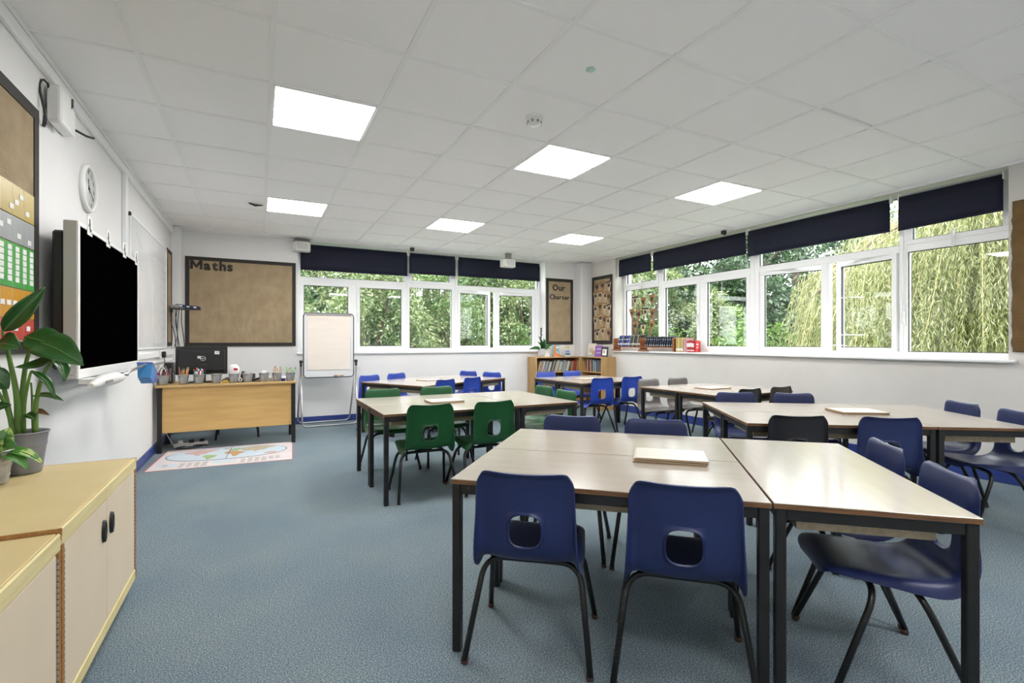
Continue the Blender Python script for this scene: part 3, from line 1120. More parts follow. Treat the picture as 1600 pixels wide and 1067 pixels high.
# ================================================================== DRY-WIPE BOARD STACKS
me_bd = {}


def board_stack(c, pos, rz, n, size, where, jit=0.004):
    bw, bh = size
    key = size
    if key not in me_bd:
        mb = MB().box(-bw / 2, bw / 2, -bh / 2, bh / 2, 0, 0.0032, 1)
        mb.box(-bw / 2 + .001, bw / 2 - .001, -bh / 2 + .001, bh / 2 - .001, 0.0032, 0.0042, 0)
        me_bd[key] = mb.mesh('drywipe_board', [m_dry, m_mdf])
    names = {2: ['lower', 'upper'], 3: ['bottom', 'middle', 'top'], 4: ['bottom', 'second lowest', 'second highest', 'top'],
             5: ['bottom', 'second lowest', 'middle', 'second highest', 'top']}[n]
    rnd = random.Random(n + int(pos[0] * 100))
    for k in range(n):
        o = ob('drywipe_board', me_bd[key], None, (pos[0] + rnd.uniform(-jit, jit), pos[1] + rnd.uniform(-jit, jit), TH + 0.0044 * k), (0, 0, rz + rnd.uniform(-.015, .015)))
        tag(o, f'{names[k]} white board of the {n}-board stack on the {where}', 'whiteboard', f'small white boards stacked on the {where}')


board_stack('front', (1.575, 1.578), radians(-43), 5, (0.29, 0.205), 'nearest table group')
board_stack('green', (1.39, 3.945), radians(0), 4, (0.285, 0.20), 'green-chair tables')
board_stack('far', (2.02, 6.31), radians(28), 2, (0.29, 0.205), 'flip-chart tables')
board_stack('corner', (4.02, 5.53), radians(2), 2, (0.29, 0.205), 'bookcase-corner tables')
board_stack('grey', (4.39, 3.76), radians(0), 3, (0.32, 0.22), 'tables by the scuffed wall')
board_stack('side', (3.80, 2.005), radians(-31), 4, (0.30, 0.235), 'side-window tables')

# ================================================================== LOW CUPBOARDS BY THE LEFT WALL
def cupboard(y0, y1, z1, xf, label, castors=True):
    cy = (y0 + y1) / 2
    t = thing('low_cupboard', label, 'cupboard', (XL + 0.24, cy, 0), 0, 'pale cupboards on castors')
    ox, oy = XL + 0.24, cy
    h = (y1 - y0) / 2
    xb, xf = XL + 0.02 - ox, xf - ox
    zb = 0.072
    bx('cupboard_top', xb, xf, -h, h, z1 - 0.02, z1, m_cabtop, t, bevel=0.002)
    bx('top_lipping', xf, xf + 0.010, -h, h, z1 - 0.05, z1, m_cabedge, t, bevel=0.004)
    for s in (-1, 1):
        bx('edge_strip', xb, xf + 0.010, s * h, s * (h + 0.004), z1 - 0.02, z1, m_chip, t)
        bx('side_panel', xb, xf, s * (h - 0.018), s * h, zb + 0.001, z1 - 0.02, m_cabdoor, t)
        bx('side_edge', xf, xf + 0.010, s * (h - 0.018), s * h, zb, z1 - 0.05, m_chip, t)
    bx('plinth_rail', xb, xf, -h + 0.018, h - 0.018, zb, zb + 0.02, m_cabdoor, t)
    bx('bottom_lipping', xf, xf + 0.010, -h, h, zb, zb + 0.045, m_cabedge, t, bevel=0.003)
    bx('back_panel', xb, xb + 0.008, -h + 0.018, h - 0.018, zb + 0.02, z1 - 0.02, m_cabdoor, t)
    for s in (-1, 1):
        d = bx('door', xf - 0.008, xf + 0.007, s * 0.0025, s * (h - 0.026), zb + 0.048, z1 - 0.053, m_cabdoor, t, bevel=0.002)
        m_pull = m_black
        yk, zk = s * 0.05, z1 - 0.155
        hd = MB()
        prof = [(0.0, 0.010), (0.008, 0.010), (0.014, 0.006), (0.017, 0.010), (0.022, 0.009), (0.024, 0.0)]
        hd.lathe([(r, zz) for r, zz in prof[::-1]], 18)
        me = hd.mesh('ring_handle', m_pull)
        me.transform(Matrix.Translation((xf + 0.007, yk, zk)) @ Matrix.Rotation(pi / 2, 4, 'Y') @ Matrix.Diagonal((1.75, 0.85, 1, 1)))
        ob('ring_handle', me, d)
        # piano hinge: knuckles along the outer edge of the door
        hg = MB()
        nk = 26
        zz0, zz1 = zb + 0.05, z1 - 0.06
        for k in range(nk):
            a, b = zz0 + (zz1 - zz0) * k / nk, zz0 + (zz1 - zz0) * (k + 0.62) / nk
            hg.box(xf + 0.004, xf + 0.010, s * (h - 0.025), s * (h - 0.019), a, b)
        hg.build('piano_hinge', m_grey, d)
    if castors:
        for sx in (xb + 0.06, xf - 0.035):
            for s in (-1, 1):
                c = MB().box(sx - 0.018, sx + 0.018, s * (h - 0.05) - 0.016, s * (h - 0.05) + 0.016, 0.055, 0.072)
                c = c.build('castor', m_grey, t)
                wmb = MB().lathe([(0.0, -0.010), (0.022, -0.010), (0.027, -0.006), (0.027, 0.006), (0.022, 0.010), (0.0, 0.010)], 18).mesh('castor_wheel', m_black)
                wmb.transform(Matrix.Translation((sx, s * (h - 0.05), 0.027)) @ Matrix.Rotation(pi / 2, 4, 'Y'))
                ob('castor_wheel', wmb, c)
    return t


cupboard(1.828, 2.782, 0.617, -0.505, 'pale cupboard on castors with two round black handles, the plant pots on top')
cupboard(0.862, 1.818, 0.606, -0.505, 'slightly lower pale cupboard on castors at the photo edge, nearest the camera')

# ================================================================== PLANTS
m_leafd = foliage('banana_leaf_green', (0.012, 0.06, 0.008, 1), (0.018, 0.085, 0.012, 1), (0.03, 0.12, 0.02, 1), 0.18)
m_stem = pm('plant_stem_green', (0.09, 0.20, 0.03, 1), 0.5, (0.17, 0.28, 0.06, 1), 12, 4, stretch=(1, 1, 0.2))
m_dead = pm('dried_leaf', (0.20, 0.10, 0.04, 1), 0.8, (0.10, 0.05, 0.02, 1), 20, 4)


def gloss_leaf(name, c1, c2, scale, stretch=None, ramp=(0.4, 0.6)):
    m = pm(name, c1, 0.32, c2, scale, 4, stretch=stretch, ramp=ramp, spec=0.5)
    m.node_tree.nodes['Principled BSDF'].inputs['Subsurface Weight'].default_value = 0.0
    return m


m_rib = pm('leaf_midrib', (0.10, 0.22, 0.05, 1), 0.45)
m_bleaf = gloss_leaf('glossy_dark_leaf', (0.010, 0.062, 0.008, 1), (0.022, 0.105, 0.016, 1), 5)
m_vleaf = gloss_leaf('variegated_leaf', (0.055, 0.20, 0.025, 1), (0.40, 0.52, 0.16, 1), 26, None, (0.47, 0.56))


def leaf_mesh(name, base, tip, width, up, mat, cup=0.25, droop=0.15, n=10, twist=0.0, ragged=0.0, rib=True, taper=1.0):
    """a leaf blade from base to tip with a folded midrib, a drooping curve and a pointed oval outline"""
    base, tip, up = Vector(base), Vector(tip), Vector(up).normalized()
    ax = tip - base
    Ln = ax.length
    t = ax.normalized()
    side = t.cross(up).normalized()
    up = side.cross(t).normalized()
    vs, fs = [], []
    m = 6
    rnd = random.Random(int(Ln * 1e4))
    for i in range(n + 1):
        q = i / n
        w = width * (sin(pi * min(q ** 0.75, 1)) ** 0.75 if 0 < q < 1 else 0.02) * (1 - 0.25 * (q - .4) * taper)
        c = base + ax * q + up * (sin(pi * q) * droop * Ln)
        a = twist * q
        sd = side * cos(a) + up * sin(a)
        un = up * cos(a) - side * sin(a)
        for k in range(-m // 2, m // 2 + 1):
            u = k / (m / 2)
            rg = 1 + ragged * rnd.uniform(-1, 0.2) if abs(u) == 1 else 1
            vs.append(c + sd * (u * w * rg) + un * (cup * w * (u * u) + 0.03 * w * sin(q * 19 + u * 3)))
    row = m + 1
    for i in range(n):
        for k in range(m):
            fs.append((i * row + k, i * row + k + 1, (i + 1) * row + k + 1, (i + 1) * row + k))
    me = MB().add(vs, fs, 0, True).mesh(name, mat)
    bm = bmesh.new(); bm.from_mesh(me)
    bmesh.ops.solidify(bm, geom=bm.faces[:], thickness=0.0008)
    bm.to_mesh(me); bm.free()
    if rib:
        pass
    return me


def bucket_pot(t, r0, r1, h, mat, rings, n=36, soil=True):
    prof = [(0.0, 0.002), (r0 - 0.002, 0.002), (r0, 0.004)]
    for k in range(1, 20):
        q = k / 20
        r = r0 + (r1 - r0) * q
        if any(abs(q - x) < 0.012 for x in rings):
            r += 0.0022
        prof.append((r, h * q))
    prof += [(r1, h - 0.004), (r1 + 0.004, h - 0.003), (r1 + 0.005, h), (r1 + 0.002, h + 0.003), (r1 - 0.002, h), (r1 - 0.004, h * 0.86)]
    MB().lathe(prof, n).build('pot_wall', mat, t)
    if soil:
        rs = r0 + (r1 - r0) * 0.9 - 0.003
        vs, fs = [(0, 0, h * 0.9 + 0.004)], []
        rnd = random.Random(3)
        for a in range(1, 4):
            for k in range(20):
                w = 2 * pi * k / 20
                vs.append((rs * a / 3 * cos(w), rs * a / 3 * sin(w), h * 0.9 + rnd.uniform(-.004, .006)))
        for k in range(20):
            fs.append((0, 1 + k, 1 + (k + 1) % 20))
            for a in range(2):
                fs.append((1 + a * 20 + k, 1 + a * 20 + (k + 1) % 20, 1 + (a + 1) * 20 + (k + 1) % 20, 1 + (a + 1) * 20 + k))
        MB().add(vs, fs, 0, True).build('soil', m_soil, t)


PB = Vector((-0.842, 2.665, 0.617))
t = thing('potted_strelitzia', 'tall broad-leaved plant in a smooth grey zinc bucket on the pale cupboard', 'plant', PB)
bucket_pot(t, 0.056, 0.077, 0.165, m_zinc2, (0.62, 0.70, 0.78))
V = lambda x, y, z: Vector((x, y, z)) - PB


def stem(pts, r0, r1, parent, mat=None):
    P = [Vector(p) for p in pts]
    fine = []
    for i in range(len(P) - 1):
        p0, p1, p2, p3 = P[max(i - 1, 0)], P[i], P[i + 1], P[min(i + 2, len(P) - 1)]
        for k in range(5):
            q = k / 5
            fine.append(0.5 * ((2 * p1) + (-p0 + p2) * q + (2 * p0 - 5 * p1 + 4 * p2 - p3) * q * q + (-p0 + 3 * p1 - 3 * p2 + p3) * q ** 3))
    fine.append(P[-1])
    rs = [r0 + (r1 - r0) * k / (len(fine) - 1) for k in range(len(fine))]
    return MB().tube(fine, rs, 8).build('stem', mat or m_stem, parent)


# main leaf stalks (each leaf is a part of its own)
STEMS = [((-0.855, 2.655, 0.78), (-0.86, 2.66, 0.93), (-0.885, 2.66, 1.10), (-0.90, 2.655, 1.19), 0.013, .005),
         ((-0.850, 2.675, 0.78), (-0.845, 2.67, 0.95), (-0.83, 2.66, 1.07), (-0.805, 2.65, 1.145), 0.012, .005),
         ((-0.800, 2.650, 0.78), (-0.798, 2.65, 0.90), (-0.775, 2.64, 1.01), (-0.735, 2.62, 1.075), 0.010, .005),
         ((-0.870, 2.66, 0.78), (-0.895, 2.66, 0.95), (-0.915, 2.645, 1.08), (-0.912, 2.63, 1.13), 0.010, .004),
         ((-0.862, 2.64, 0.78), (-0.88, 2.62, 0.90), (-0.91, 2.58, 1.0), (-0.915, 2.54, 1.03), 0.008, .004),
         ((-0.838, 2.66, 0.78), (-0.83, 2.64, 0.90), (-0.81, 2.62, 1.0), (-0.80, 2.61, 1.03), 0.007, .004),
         ((-0.812, 2.67, 0.78), (-0.815, 2.67, 0.85), (-0.82, 2.68, 0.93), (-0.823, 2.68, 0.98), 0.006, .003)]
for *p, r0, r1 in STEMS:
    stem([Vector(q) - PB for q in p], r0, r1, t)


def lf(base, tip, width, up, cup=0.3, droop=0.1, twist=0.0, mat=None, name='leaf', parent=None, org=None, ragged=0.0):
    org = PB if org is None else org
    o = ob(name, leaf_mesh(name, Vector(base) - org, Vector(tip) - org, width, up, mat or m_bleaf, cup, droop, 10, twist, ragged), parent or t)
    b_, t_, u_ = Vector(base) - org, Vector(tip) - org, Vector(up).normalized()
    ax_ = t_ - b_
    sd_ = ax_.normalized().cross(u_).normalized()
    u_ = sd_.cross(ax_.normalized()).normalized()
    pts = [b_ + ax_ * (k / 8) + u_ * (sin(pi * k / 8) * droop * ax_.length + 0.0006) for k in range(9)]
    MB().tube(pts, [0.0030 * (1 - k / 9) + 0.0006 for k in range(9)], 5).build('midrib', m_rib if mat is not m_dead else m_dead, o)
    return o


lf((-0.90, 2.655, 1.185), (-0.782, 2.69, 1.372), 0.034, (0.5, -0.8, 0.3), 0.55, 0.06)
lf((-0.805, 2.65, 1.145), (-0.632, 2.58, 1.048), 0.066, (-0.1, -0.75, 0.75), 0.22, 0.14)
lf((-0.835, 2.655, 1.165), (-0.70, 2.66, 1.090), 0.062, (0.25, -0.85, 0.45), 0.2, 0.18)
lf((-0.735, 2.62, 1.075), (-0.69, 2.57, 0.985), 0.028, (0.6, -0.5, 0.6), 0.4, 0.16)
lf((-0.735, 2.62, 1.08), (-0.850, 2.61, 1.045), 0.030, (0, -0.6, 0.8), 0.45, -0.16)
lf((-0.912, 2.63, 1.13), (-0.835, 2.62, 1.12), 0.055, (0.1, -0.7, 0.7), 0.25, 0.20)
lf((-0.80, 2.61, 1.03), (-0.720, 2.58, 0.915), 0.020, (0.3, -0.3, 0.9), 0.4, 0.12)
lf((-0.815, 2.66, 0.925), (-0.705, 2.62, 0.905), 0.020, (0.1, -0.4, 0.9), 0.35, 0.10)
lf((-0.915, 2.54, 1.03), (-0.85, 2.56, 0.965), 0.045, (0, -0.7, 0.7), 0.3, 0.1)
lf((-0.915, 2.60, 0.88), (-0.855, 2.60, 0.90), 0.025, (0, -0.7, 0.7), 0.3, 0.1)
lf((-0.82, 2.66, 0.86), (-0.755, 2.64, 0.848), 0.016, (0.2, -0.6, 0.8), 0.5, 0.10, mat=m_dead, name='dried_leaf')
lf((-0.83, 2.64, 0.855), (-0.79, 2.62, 0.832), 0.018, (0.2, -0.6, 0.8), 0.4, 0.10)

P2 = Vector((-0.876, 2.505, 0.617))
t2 = thing('potted_pothos', 'trailing yellow-green variegated plant in a ribbed silver bucket on the pale cupboard', 'plant', P2)
bucket_pot(t2, 0.042, 0.056, 0.125, m_zinc, (0.25, 0.32, 0.55, 0.62, 0.69), 32)
VL = [((-0.87, 2.50, .735), (-0.935, 2.45, .80), .045, (0, -.6, .8)), ((-0.87, 2.51, .735), (-0.835, 2.47, .79), .048, (.2, -.8, .6)),
      ((-0.86, 2.50, .735), (-0.795, 2.46, .765), .040, (.3, -.7, .7)), ((-0.88, 2.48, .735), (-0.87, 2.40, .76), .050, (0, -.5, .8)),
      ((-0.85, 2.49, .735), (-0.765, 2.47, .665), .026, (.6, -.5, .6)), ((-0.845, 2.50, .74), (-0.735, 2.51, .675), .024, (.5, -.4, .7)),
      ((-0.90, 2.50, .735), (-0.955, 2.53, .78), .038, (0, -.6, .8)), ((-0.89, 2.49, .73), (-0.91, 2.42, .66), .044, (-.1, -.9, .3)),
      ((-0.87, 2.52, .735), (-0.84, 2.54, .82), .036, (.3, -.8, .4)), ((-0.90, 2.52, .735), (-0.92, 2.52, .83), .036, (.1, -.9, .3))]
for k, (b, e, wd, up) in enumerate(VL):
    o = lf(b, e, wd, up, 0.25, 0.16, 0, m_vleaf if k != 7 else m_bleaf, parent=t2, org=P2)
    st = MB().tube([Vector((-0.876, 2.505, .725)) - P2, Vector(b) - P2], 0.0028, 6).build('stem', m_stem, t2)

# ================================================================== DISPLAY BOARD WITH COLOURED CHARTS (left wall)
def display_board(name, side, u0, u1, v0, v1, label, cloth=None, bw=0.045, th=0.016, org=None, open_u=False):
    """a cloth-covered pin board with four card border strips; u runs along the wall, v is height"""
    cloth = cloth or m_hess
    uc, vc = (u0 + u1) / 2, (v0 + v1) / 2
    hu, hv = (u1 - u0) / 2, (v1 - v0) / 2
    if side == 'back':
        loc, rz = (uc, YB, vc), 0.0
    elif side == 'left':
        loc, rz = (XL, uc, vc), pi / 2
    else:
        loc, rz = (XR, uc, vc), -pi / 2
    t = thing(name, label, 'display board', loc, rz)
    MB().box(-hu, hu, -th, -0.001, -hv, hv).build('cloth_panel', cloth, t, bevel=0.002)
    e = 0.004
    if bw:
        for a, b, c, d in ((-hu - e, hu + e, hv - bw, hv + e), (-hu - e, hu + e, -hv - e, -hv + bw),
                           (-hu - e, -hu + bw, -hv + bw, hv - bw), (hu - bw, hu + e, -hv + bw, hv - bw)):
            MB().box(a, b, -th - 0.004, -th, c, d).build('border_strip', m_border, t)
    return t


db = display_board('display_board', 'left', 1.2, 3.152, 1.096, 2.253, 'tall hessian board carrying coloured name charts, at the photo edge by the plants', bw=0.05)
m_chart = {k: pm('chart_' + k, c, 0.35, c2, 3, 3) for k, c, c2 in (
    ('gold', (0.42, 0.30, 0.045, 1), (0.50, 0.37, 0.08, 1)), ('silver', (0.32, 0.34, 0.34, 1), (0.40, 0.42, 0.42, 1)),
    ('green', (0.05, 0.32, 0.05, 1), (0.10, 0.42, 0.10, 1)), ('orange', (0.58, 0.26, 0.012, 1), (0.62, 0.32, 0.03, 1)),
    ('red', (0.50, 0.028, 0.018, 1), (0.55, 0.10, 0.07, 1)))}
ROWS = [('gold', 1.828, 1.694, ((0.25, .3), (0.45, .75), (0.12, .75), (0.35, .55)), 'yellow name chart with scattered white cards, topmost chart on the edge hessian board'),
        ('silver', 1.689, 1.577, ((0.5, .3), (0.3, .7), (0.08, .8), (0.65, .5)), 'silver-grey name chart with scattered white cards below the yellow chart'),
        ('green', 1.572, 1.382, None, 'bright green name chart filled with rows of white cards'),
        ('orange', 1.376, 1.250, ((0.62, .5), (0.5, .5), (0.38, .5), (0.26, .5), (.14, .5)), 'orange name chart behind the tall plant leaf'),
        ('red', 1.245, 1.156, ((0.6, .45), (0.36, .45), (0.10, .45)), 'red name chart lowest on the edge hessian board')]
m_pocket = pm('clear_pocket_edge', (0.62, 0.62, 0.60, 1), 0.3)
card = MB().box(-0.002, 0.001, -0.019, 0.019, -0.011, 0.011).mesh('name_card', m_paper)
for key, za, zb_, cards, lab in ROWS:
    y1, yl_ = 3.098, 2.05
    t = thing('name_chart', lab, 'chart', (XL + 0.0175, (y1 + yl_) / 2, (za + zb_) / 2), 0, 'coloured name charts')
    hy, hz = (y1 - yl_) / 2, (za - zb_) / 2
    MB().box(0, 0.002, -hy, hy, -hz, hz).build('chart_sheet', m_chart[key], t)
    for k in range(1, 9):
        MB().box(0.002, 0.0026, hy - 0.115 * k - .001, hy - 0.115 * k, -hz, hz).build('pocket_seam', m_pocket, t)
    if cards is None:
        for r in range(6):
            for c in range(7):
                ob('name_card', card, t, (0.003, hy - 0.035 - 0.075 * c, hz - 0.022 - r * (2 * hz - 0.03) / 6))
    else:
        for u, v in cards:
            ob('name_card', card, t, (0.003, hy - 0.02 - 0.55 * u * 0.9, hz - 2 * hz * v))
            ob('name_card', card, t, (0.003, hy - 0.55 - 0.55 * u * 0.9, hz - 2 * hz * v))

# ================================================================== WALL SPEAKER BOX WITH CABLE, CLOCK
t = thing('wireless_box', 'white box with a coiled dark cable high on the wall above the clock', 'box', (XL, 3.40, 2.355))
MB().box(0.012, 0.075, -0.135, 0.02, -0.10, 0.095).build('box_body', m_white, t, bevel=0.018, seg=3)
MB().box(0.0, 0.055, 0.03, 0.15, -0.075, 0.07).build('box_bracket', m_upvc, t, bevel=0.004)
loop = [(0.012 + 0.012 * sin(k * .8), -0.15 + 0.035 * cos(2 * pi * k / 16), -0.02 + 0.115 * sin(2 * pi * k / 16)) for k in range(16)]
MB().tube(loop, 0.006, 6, closed=True).build('cable_coil', pm('dark_cable', (0.03, 0.03, 0.028, 1), 0.5), t)
MB().tube([(0.06, 0.02, 0.03), (0.06, 0.08, 0.07), (0.045, 0.14, 0.13)], 0.006, 6).build('cable', m_black, t)
MB().tube([(0.05, 0.15, -0.03), (0.09, 0.20, -0.04), (0.12, 0.22, -0.04)], 0.007, 6).build('cable', m_black, t)

t = thing('wall_clock', 'round white wall clock with a plain numbered dial above the black screen', 'clock', (XL, 3.965, 2.105))
rim = MB().lathe([(0.152, 0.0), (0.156, 0.02), (0.150, 0.042), (0.136, 0.046), (0.130, 0.034), (0.130, 0.02)], 48).mesh('clock_rim', m_white)
rim.transform(Matrix.Rotation(pi / 2, 4, 'Y') @ Matrix.Diagonal((0.96, 0.96, 0.6, 1)))
ob('clock_rim', rim, t)
dial = MB().lathe([(0.0, 0.013), (0.126, 0.013), (0.126, 0.0)], 40).mesh('clock_dial', pm('clock_face', (0.66, 0.67, 0.67, 1), 0.3))
dial.transform(Matrix.Rotation(pi / 2, 4, 'Y'))
ob('clock_dial', dial, t)
for k in range(1, 13):
    a = pi / 2 - k * pi / 6
    p = Vector((0.0140, 0.105 * cos(a), 0.105 * sin(a)))
    letters(str(k), 0.030, 0.001, m_black, t, p + Vector((0, -0.006 * len(str(k)), -0.010)), R_LEFT, name='numeral')
for ang, ln, wd, nm in ((radians(90 - 340), 0.062, 0.008, 'hour_hand'), (radians(90 - 120), 0.098, 0.005, 'minute_hand')):
    M = Matrix.Translation((0.017, 0, 0)) @ Matrix.Rotation(ang, 4, 'X') @ Matrix.Translation((0, ln / 2 - 0.012, 0))
    MB().obox(M, 0.002, ln + 0.024, wd).build(nm, m_black, t)
hub = MB().lathe([(0.008, 0.012), (0.008, 0.020), (0.0, 0.020)], 14).mesh('hand_hub', m_black)
hub.transform(Matrix.Rotation(pi / 2, 4, 'Y'))
ob('hand_hub', hub, t)

# ================================================================== INTERACTIVE SCREEN
XS = -0.81
t = thing('interactive_screen', 'big white-cased interactive screen with a black display on the wall', 'screen', (XS, 3.89, 1.356))
hy, z0, z1 = 0.70, -0.398, 0.398
cs = MB()
cs.box(-0.052, 0.0, -hy, hy, z0, z1)
cs.build('screen_case', m_bezel, t, bevel=0.004)
for a, b, c, d in ((-hy, hy, z1 - 0.02, z1), (-hy, hy, z0, z0 + 0.048), (-hy, -hy + 0.03, z0 + 0.048, z1 - 0.02), (hy - 0.025, hy, z0 + 0.048, z1 - 0.02)):
    MB().box(-0.002, 0.008, a, b, c, d).build('bezel', m_white, t, bevel=0.002)
MB().box(0.0, 0.004, -hy + 0.03, hy - 0.025, z0 + 0.048, z1 - 0.02).build('display', m_screen, t)
MB().box(-0.10, -0.052, -hy + 0.02, hy - 0.05, z0 + 0.05, z1 - 0.05).build('rear_housing', m_black, t, bevel=0.01)
MB().box(-0.149, -0.10, -0.30, 0.30, -0.20, 0.20).build('wall_mount', m_steel, t)
MB().box(-0.0525, -0.0515, -hy + 0.001, -hy + 0.012, -0.3, -0.2).build('vent_strip', m_grey, t)
MB().box(-0.045, -0.012, -hy - 0.001, -hy + 0.003, z0 + 0.02, z0 + 0.024).build('case_seam', m_grey, t)

# little laminated cards on top of the screen: plain figures
for k, (y, lab) in enumerate(((3.37, 'nearest of the four little picture cards along the top of the black screen'),
                              (3.735, 'second nearest little picture card on the top edge of the screen'),
                              (4.14, 'third little picture card on the screen top, just short of the far one'),
                              (4.50, 'farthest little picture card at the far corner of the screen top'))):
    t = thing('picture_card', lab, 'card', (XS + 0.010, y, 1.712), 0, 'little picture cards on the screen')
    MB().box(-0.001, 0.001, -0.042, 0.042, 0.0, 0.10).build('card_sheet', m_paper, t)
    f = MB()
    f.obox(Matrix.Translation((0.0014, -0.004, 0.077)), 0.0008, 0.020, 0.022)
    f.obox(Matrix.Translation((0.0014, -0.002, 0.048)), 0.0008, 0.022, 0.038)
    f.obox(Matrix.Translation((0.0014, 0.010, 0.027)) @ Matrix.Rotation(0.5, 4, 'X'), 0.0008, 0.036, 0.010)
    f.obox(Matrix.Translation((0.0014, -0.018, 0.055)) @ Matrix.Rotation(0.9, 4, 'X'), 0.0008, 0.030, 0.007)
    f.obox(Matrix.Translation((0.0014, 0.024, 0.016)) @ Matrix.Rotation(1.4, 4, 'X'), 0.0008, 0.024, 0.008)
    f.build('printed_figure', pm('print_ink', (0.10, 0.10, 0.10, 1), 0.7), t)

# speaker bar and pen arm under the screen
t = thing('speaker_bar', 'white curved bar hanging below the screen with a small grey badge', 'speaker bar', (-0.70, 3.28, 0.944))
body = []
n = 18
for k in range(n + 1):
    q = k / n
    r = 0.035 * (sin(pi * min(max(q, 0.03), 0.97)) ** 0.45)
    body.append(((0, -0.32 + 0.64 * q, 0.012 * sin(pi * q) - 0.006), r))
MB().tube([b[0] for b in body], [b[1] for b in body], 14).build('bar_body', m_white, t)
MB().box(0.034, 0.0375, -0.22, -0.09, -0.004, 0.010).build('badge', m_grey, t, bevel=0.001)
MB().box(-0.10, -0.03, -0.10, 0.10, -0.01, 0.012).build('bar_bracket', m_white, t)
MB().tube([(0.0, 0.30, 0.012), (0.005, 0.50, 0.024), (0.010, 0.85, 0.045), (0.0, 1.02, 0.048)], 0.008, 8).build('support_arm', m_chrome, t)
MB().lathe([(0.0, -.012), (0.022, -.01), (0.024, 0), (0.022, .01), (0, .012)], 16, c=(0.0, 0.33, 0.012)).build('arm_joint', m_chrome, t)
m_bluebin = pm('blue_translucent_plastic', (0.06, 0.25, 0.55, 1), 0.3)
m_purple = pm('purple_plastic', (0.16, 0.14, 0.55, 1), 0.35)
t = thing('pen_bin', 'slanted light blue and purple pen bin hanging at the desk end of the screen', 'bin', (-0.70, 4.26, 0.925), 0)
t.rotation_euler = (radians(-24), 0, 0)
t.scale = (0.72, 0.72, 0.72)
b = MB()
b.add([(-.05, -.085, -.075), (.05, -.085, -.075), (.05, .085, -.075), (-.05, .085, -.075), (-.06, -.12, .06), (.06, -.12, .06), (.06, .12, .06), (-.06, .12, .06)],
      [(3, 2, 1, 0), (0, 1, 5, 4), (1, 2, 6, 5), (2, 3, 7, 6), (3, 0, 4, 7)])
me = b.mesh('bin_body', m_bluebin)
bm = bmesh.new(); bm.from_mesh(me); bmesh.ops.solidify(bm, geom=bm.faces[:], thickness=0.003); bm.to_mesh(me); bm.free()
ob('bin_body', me, t)
MB().box(-.064, .064, .118, .135, -.05, .064).box(-.064, .064, -.125, .135, .056, .066).build('bin_flap', m_purple, t, bevel=0.003)
MB().tube([(0, -.02, .06), (0, 0, .085), (0.0, .0, .11)], 0.006, 6).build('hook', m_chrome, t)

# ================================================================== WHITEBOARD, SMALL HESSIAN BOARD, SOCKET
t = thing('wall_whiteboard', 'large wall whiteboard with faint writing, half hidden behind the black screen', 'whiteboard', (XL, 5.97, 1.645))
MB().box(0.002, 0.016, -0.895, 0.895, -0.56, 0.56).build('board_face', m_board, t, bevel=0.001)
for a, b, c, d in ((-.90, .90, .555, .572), (-.90, .90, -.572, -.555), (-.905, -.89, -.56, .56), (.89, .905, -.56, .56)):
    MB().box(0.0, 0.022, a, b, c, d).build('board_frame', m_upvc, t, bevel=0.002)
MB().box(0.0, 0.024, -.912, -.88, .545, .578).build('corner_cap', m_black, t, bevel=0.004)
MB().box(0.016, 0.0175, 0.10, 0.88, -0.52, 0.36).build('laminated_sheet', pm('dull_laminate', (0.60, 0.61, 0.62, 1), 0.35, (0.66, 0.66, 0.66, 1), 8, 5), t)
ink = pm('faint_ink', (0.40, 0.42, 0.46, 1), 0.8)
rnd = random.Random(4)
sc = MB()
for r in range(9):
    for k in range(5):
        y = 0.55 + k * 0.06 + rnd.uniform(-.01, .01)
        z = 0.28 - r * 0.09 + rnd.uniform(-.01, .01)
        sc.obox(Matrix.Translation((0.0182, y, z)) @ Matrix.Rotation(rnd.uniform(-1.2, 1.2), 4, 'X'), 0.0006, rnd.uniform(.015, .05), 0.004)
sc.obox(Matrix.Translation((0.0168, -0.55, 0.40)) @ Matrix.Rotation(-.4, 4, 'X'), 0.0006, .25, 0.006)
sc.obox(Matrix.Translation((0.0168, -0.55, 0.20)) @ Matrix.Rotation(-.3, 4, 'X'), 0.0006, .30, 0.006)
o = sc.build('pen_marks', ink, t)
display_board('display_board', 'left', 6.92, 7.27, 1.10, 2.235, 'narrow hessian board between the wall whiteboard and the far corner', bw=0.04)

t = thing('wall_socket', 'white double socket with a black plug below the whiteboard end', 'socket', (XL + 0.03, 6.40, 1.012))
MB().box(0, 0.010, -0.075, 0.075, -0.043, 0.043).build('face_plate', m_white, t, bevel=0.003)
MB().box(0.010, 0.045, -0.005, 0.055, -0.035, 0.03).build('plug', m_black, t, bevel=0.006)
MB().tube([(0.03, 0.02, -.03), (0.04, 0.02, -.12), (0.03, 0.03, -.24), (0.05, 0.05, -.30)], 0.004, 6).build('plug_cable', m_black, t)
t = thing('wall_socket', 'white socket low under the trunking beside the pen bin', 'socket', (XL, 6.05, 0.80))
MB().box(0, 0.028, -0.075, 0.075, -0.043, 0.043).build('face_plate', m_white, t, bevel=0.003)

